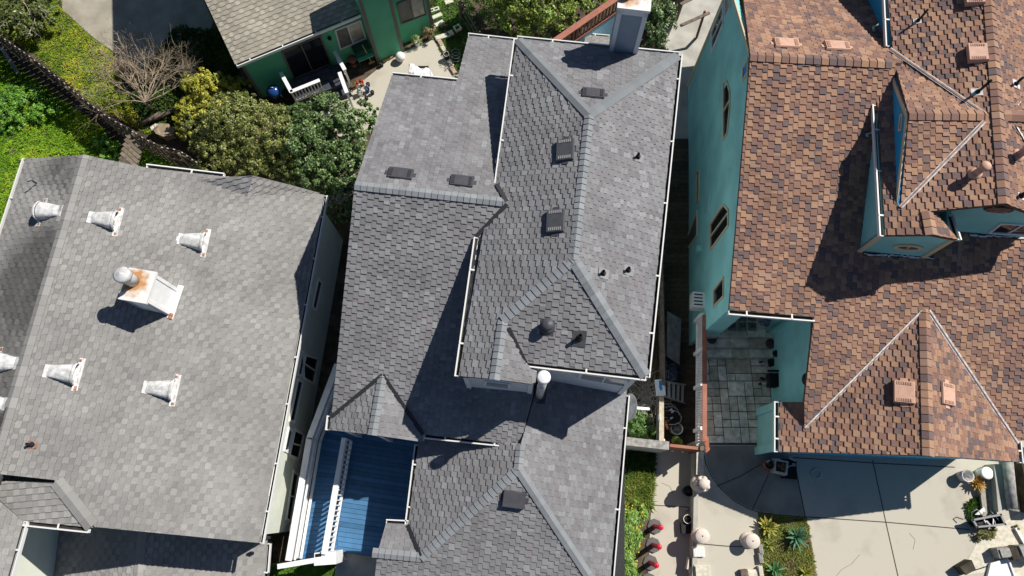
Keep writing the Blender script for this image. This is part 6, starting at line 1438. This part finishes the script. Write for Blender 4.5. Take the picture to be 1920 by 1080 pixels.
for k in range(3): m.tube([c + V((.0 + .2 * math.cos(a), .17 * math.sin(a) + (k - 1) * .13, .1 + .06 * k)) for a in [i * math.pi / 8 for i in range(17)]], .008, 5)
solo('wire_hoops', m, 'galv', 'round wire plant hoops beside the white rimmed pot', 'hoops', c)
for k, (x, y, a) in enumerate(((826, 82, 1.9), (832, 94, 1.9), (838, 103, 1.95), (845, 120, 1.95), (850, 133, 1.95))):
    c = P(x, y, -.98); m = MB(); m.box(c + V((0, 0, .05)), .2, .09, .05, -1.05); m.box(c + V((0, 0, .105)), .17, .07, .008, -1.05); solo('edging_brick', m, 'brick' if k % 2 == 0 else 'paleblock', ['pinkish edging brick at the top of the slab edge', 'pale edging brick second along the slab edge', 'pinkish edging brick above the white rimmed pot', 'pale edging brick just below the white rimmed pot', 'pinkish edging brick lowest along the slab edge'][k], 'brick', c, 'bricks edging the slab')
for k, (x, y, l, w) in enumerate(((814, 22, .26, .1), (820, 32, .24, .1), (824, 46, .22, .1), (830, 70, .34, .12), (844, 64, .16, .12), (858, 55, .16, .14), (842, 5, .2, .12))):
    c = P(x, y, -.98); a = GANG + .1 * (k % 3 - 1); m = MB(); d = V((math.cos(a), math.sin(a), 0)); e = V((-d.y, d.x, 0))
    if k in (0, 5):
        for s in (-1, 1): m.box(c + e * (w - .025) * s + V((0, 0, .08)), l, .025, .08, a); m.box(c + d * (l - .03) * s + V((0, 0, .08)), .03, w - .05, .08, a)
        if k == 0: m.box(c + V((0, 0, .08)), .03, w - .05, .08, a)
    else: m.box(c + V((0, 0, .05)), l, w, .05, a); m.box(c + V((0, 0, .105)), l * .9, w * .85, .008, a)
    solo('cinder_block' if k in (0, 5) else 'stepping_stone', m, 'paleblock', ['hollow cinder block against the green house corner', 'pale stepping stone just below the cinder block', 'pale stepping stone in the middle of the grass', 'long pale stepping stone nearest the slab', 'short pale stepping stone at the end of the long one', 'hollow square block in the shaded grass', 'pale block at the top edge of the grass'][k], 'block', c, 'pale blocks in the grass')
# left yard oddments
m = MB(); m.tube([P(262, 232, -.75), P(300, 218, -.7), P(332, 203, -.72)], [.11, .1, .09], 8); m.tube([P(270, 226, -.7), P(300, 211, -.68)], .06, 7); solo('old_timber', m, 'fencewood', 'rotten old timber beam lying at the foot of the bare tree', 'timber', P(300, 218, -1))
c = P(305, 240, -1); m = MB(); q = [P(x, y, -.6) for x, y in ((283, 238), (296, 231), (316, 232), (327, 243), (324, 253), (306, 256), (292, 250))]; m.slab(q, V((0, 0, -.35))); solo('flat_boulder', m, mat('brown_rock', (.30, .235, .165), .9, noise=.3, nscale=4), 'flat brown boulder between the old timber and the mossy fence', 'boulder', c)
m = MB(); m.slab([P(281, 238, -.5), P(292, 231, -.5), P(296, 234, -.5), P(284, 244, -.5)], V((0, 0, -.06))); solo('white_stone', m, 'paleblock', 'white flat stone beside the brown boulder', 'stone', P(288, 237, -1))
for k, (a, b, l) in enumerate((((2, 88), (34, 138), 'grey loose board leaning at the left edge against the curved fence'), ((138, 203), (158, 200), 'short broken board lying in the shade of the curved fence'), ((158, 217), (174, 213), 'thin stick lying in the shade near the short broken board'))):
    m = MB(); m.bar(P(*a, -.6 if k else .2), P(*b, -.85), .16 if k < 2 else .04, .03); solo('loose_board', m, 'greywood' if k < 2 else 'twig', l, 'board', P(*b, -1))
c = P(1262, 22, -1); t = thing('timber_post', 'thick brown timber post by the sunlit rear path', 'post', c); m = MB(); m.box(V((c.x, c.y, 0)), .2, .5, 1.0, -.05); m.build('post', 'fencewood', t); m = MB(); m.box(V((c.x, c.y, 1.02)), .22, .52, .03, -.05); m.build('cap', 'fencewood', t)
for k, (a, b) in enumerate((((1276, 48), (1330, 24)), ((1276, 8), (1320, -14)))):
    m = MB(); m.bar(P(*a, .9), P(*b, .9), .1, .1); m.bar(P(*a, .98), P(*b, .98), .14, .04); solo('trellis_beam', m, 'fencewood', ['brown beam crossing the rear path, nearer the teal wall base', 'brown beam crossing the rear path at the top edge'][k], 'beam', P(*a, -1), 'beams over the rear path')
m = MB(); m.bar(P(1306, 70, -.5), P(1322, 20, .8), .1, .1); m.bar(P(1306, 70, -.95), P(1306, 70, -.5), .1, .1); solo('leaning_post', m, 'redwood', 'dark red brown post leaning on the teal wall corner', 'post', P(1306, 70, -1))
m = MB(); m.lathe(P(1243, 62, -1), [(.3, 0), (.33, .5), (.2, .75), (0, .85)], 12); m.box(P(1243, 62, -.2), .1, .1, .1); solo('covered_bin', m, 'stone', 'grey covered bin in the shade beside the timber post', 'bin', P(1243, 62, -1))

# ================================================================== camera, light
cam = bpy.data.cameras.new('camera'); co = bpy.data.objects.new('camera', cam); C.objects.link(co)
cam.sensor_width = 36; cam.lens = F / 1920 * 36; cam.clip_end = 2000; cam.clip_start = .1
co.location = (0, 0, H); co.rotation_euler = (TH, 0, 0); bpy.context.scene.camera = co
AZ, EL = R(32), R(47.5)
sd = V((math.cos(AZ) * math.cos(EL), math.sin(AZ) * math.cos(EL), math.sin(EL)))
sl = bpy.data.lights.new('sun', 'SUN'); so = bpy.data.objects.new('sun', sl); C.objects.link(so)
sl.energy = 5.0; sl.angle = R(.5); sl.color = (1, .955, .88); so.rotation_euler = sd.to_track_quat('Z', 'Y').to_euler()
w = bpy.data.worlds.new('World'); bpy.context.scene.world = w; w.use_nodes = True
nt = w.node_tree; sk = nt.nodes.new('ShaderNodeTexSky'); sk.sky_type = 'NISHITA'; sk.sun_disc = False
sk.sun_elevation = EL; sk.sun_rotation = R(58); bg = nt.nodes['Background']; bg.inputs['Strength'].default_value = .062; sk.air_density = .7; sk.dust_density = .3; sk.ozone_density = 2.0
nt.links.new(sk.outputs[0], bg.inputs[0])
vs = bpy.context.scene.view_settings; vs.view_transform = 'Standard'; vs.look = 'None'; vs.exposure = .25; vs.gamma = 1
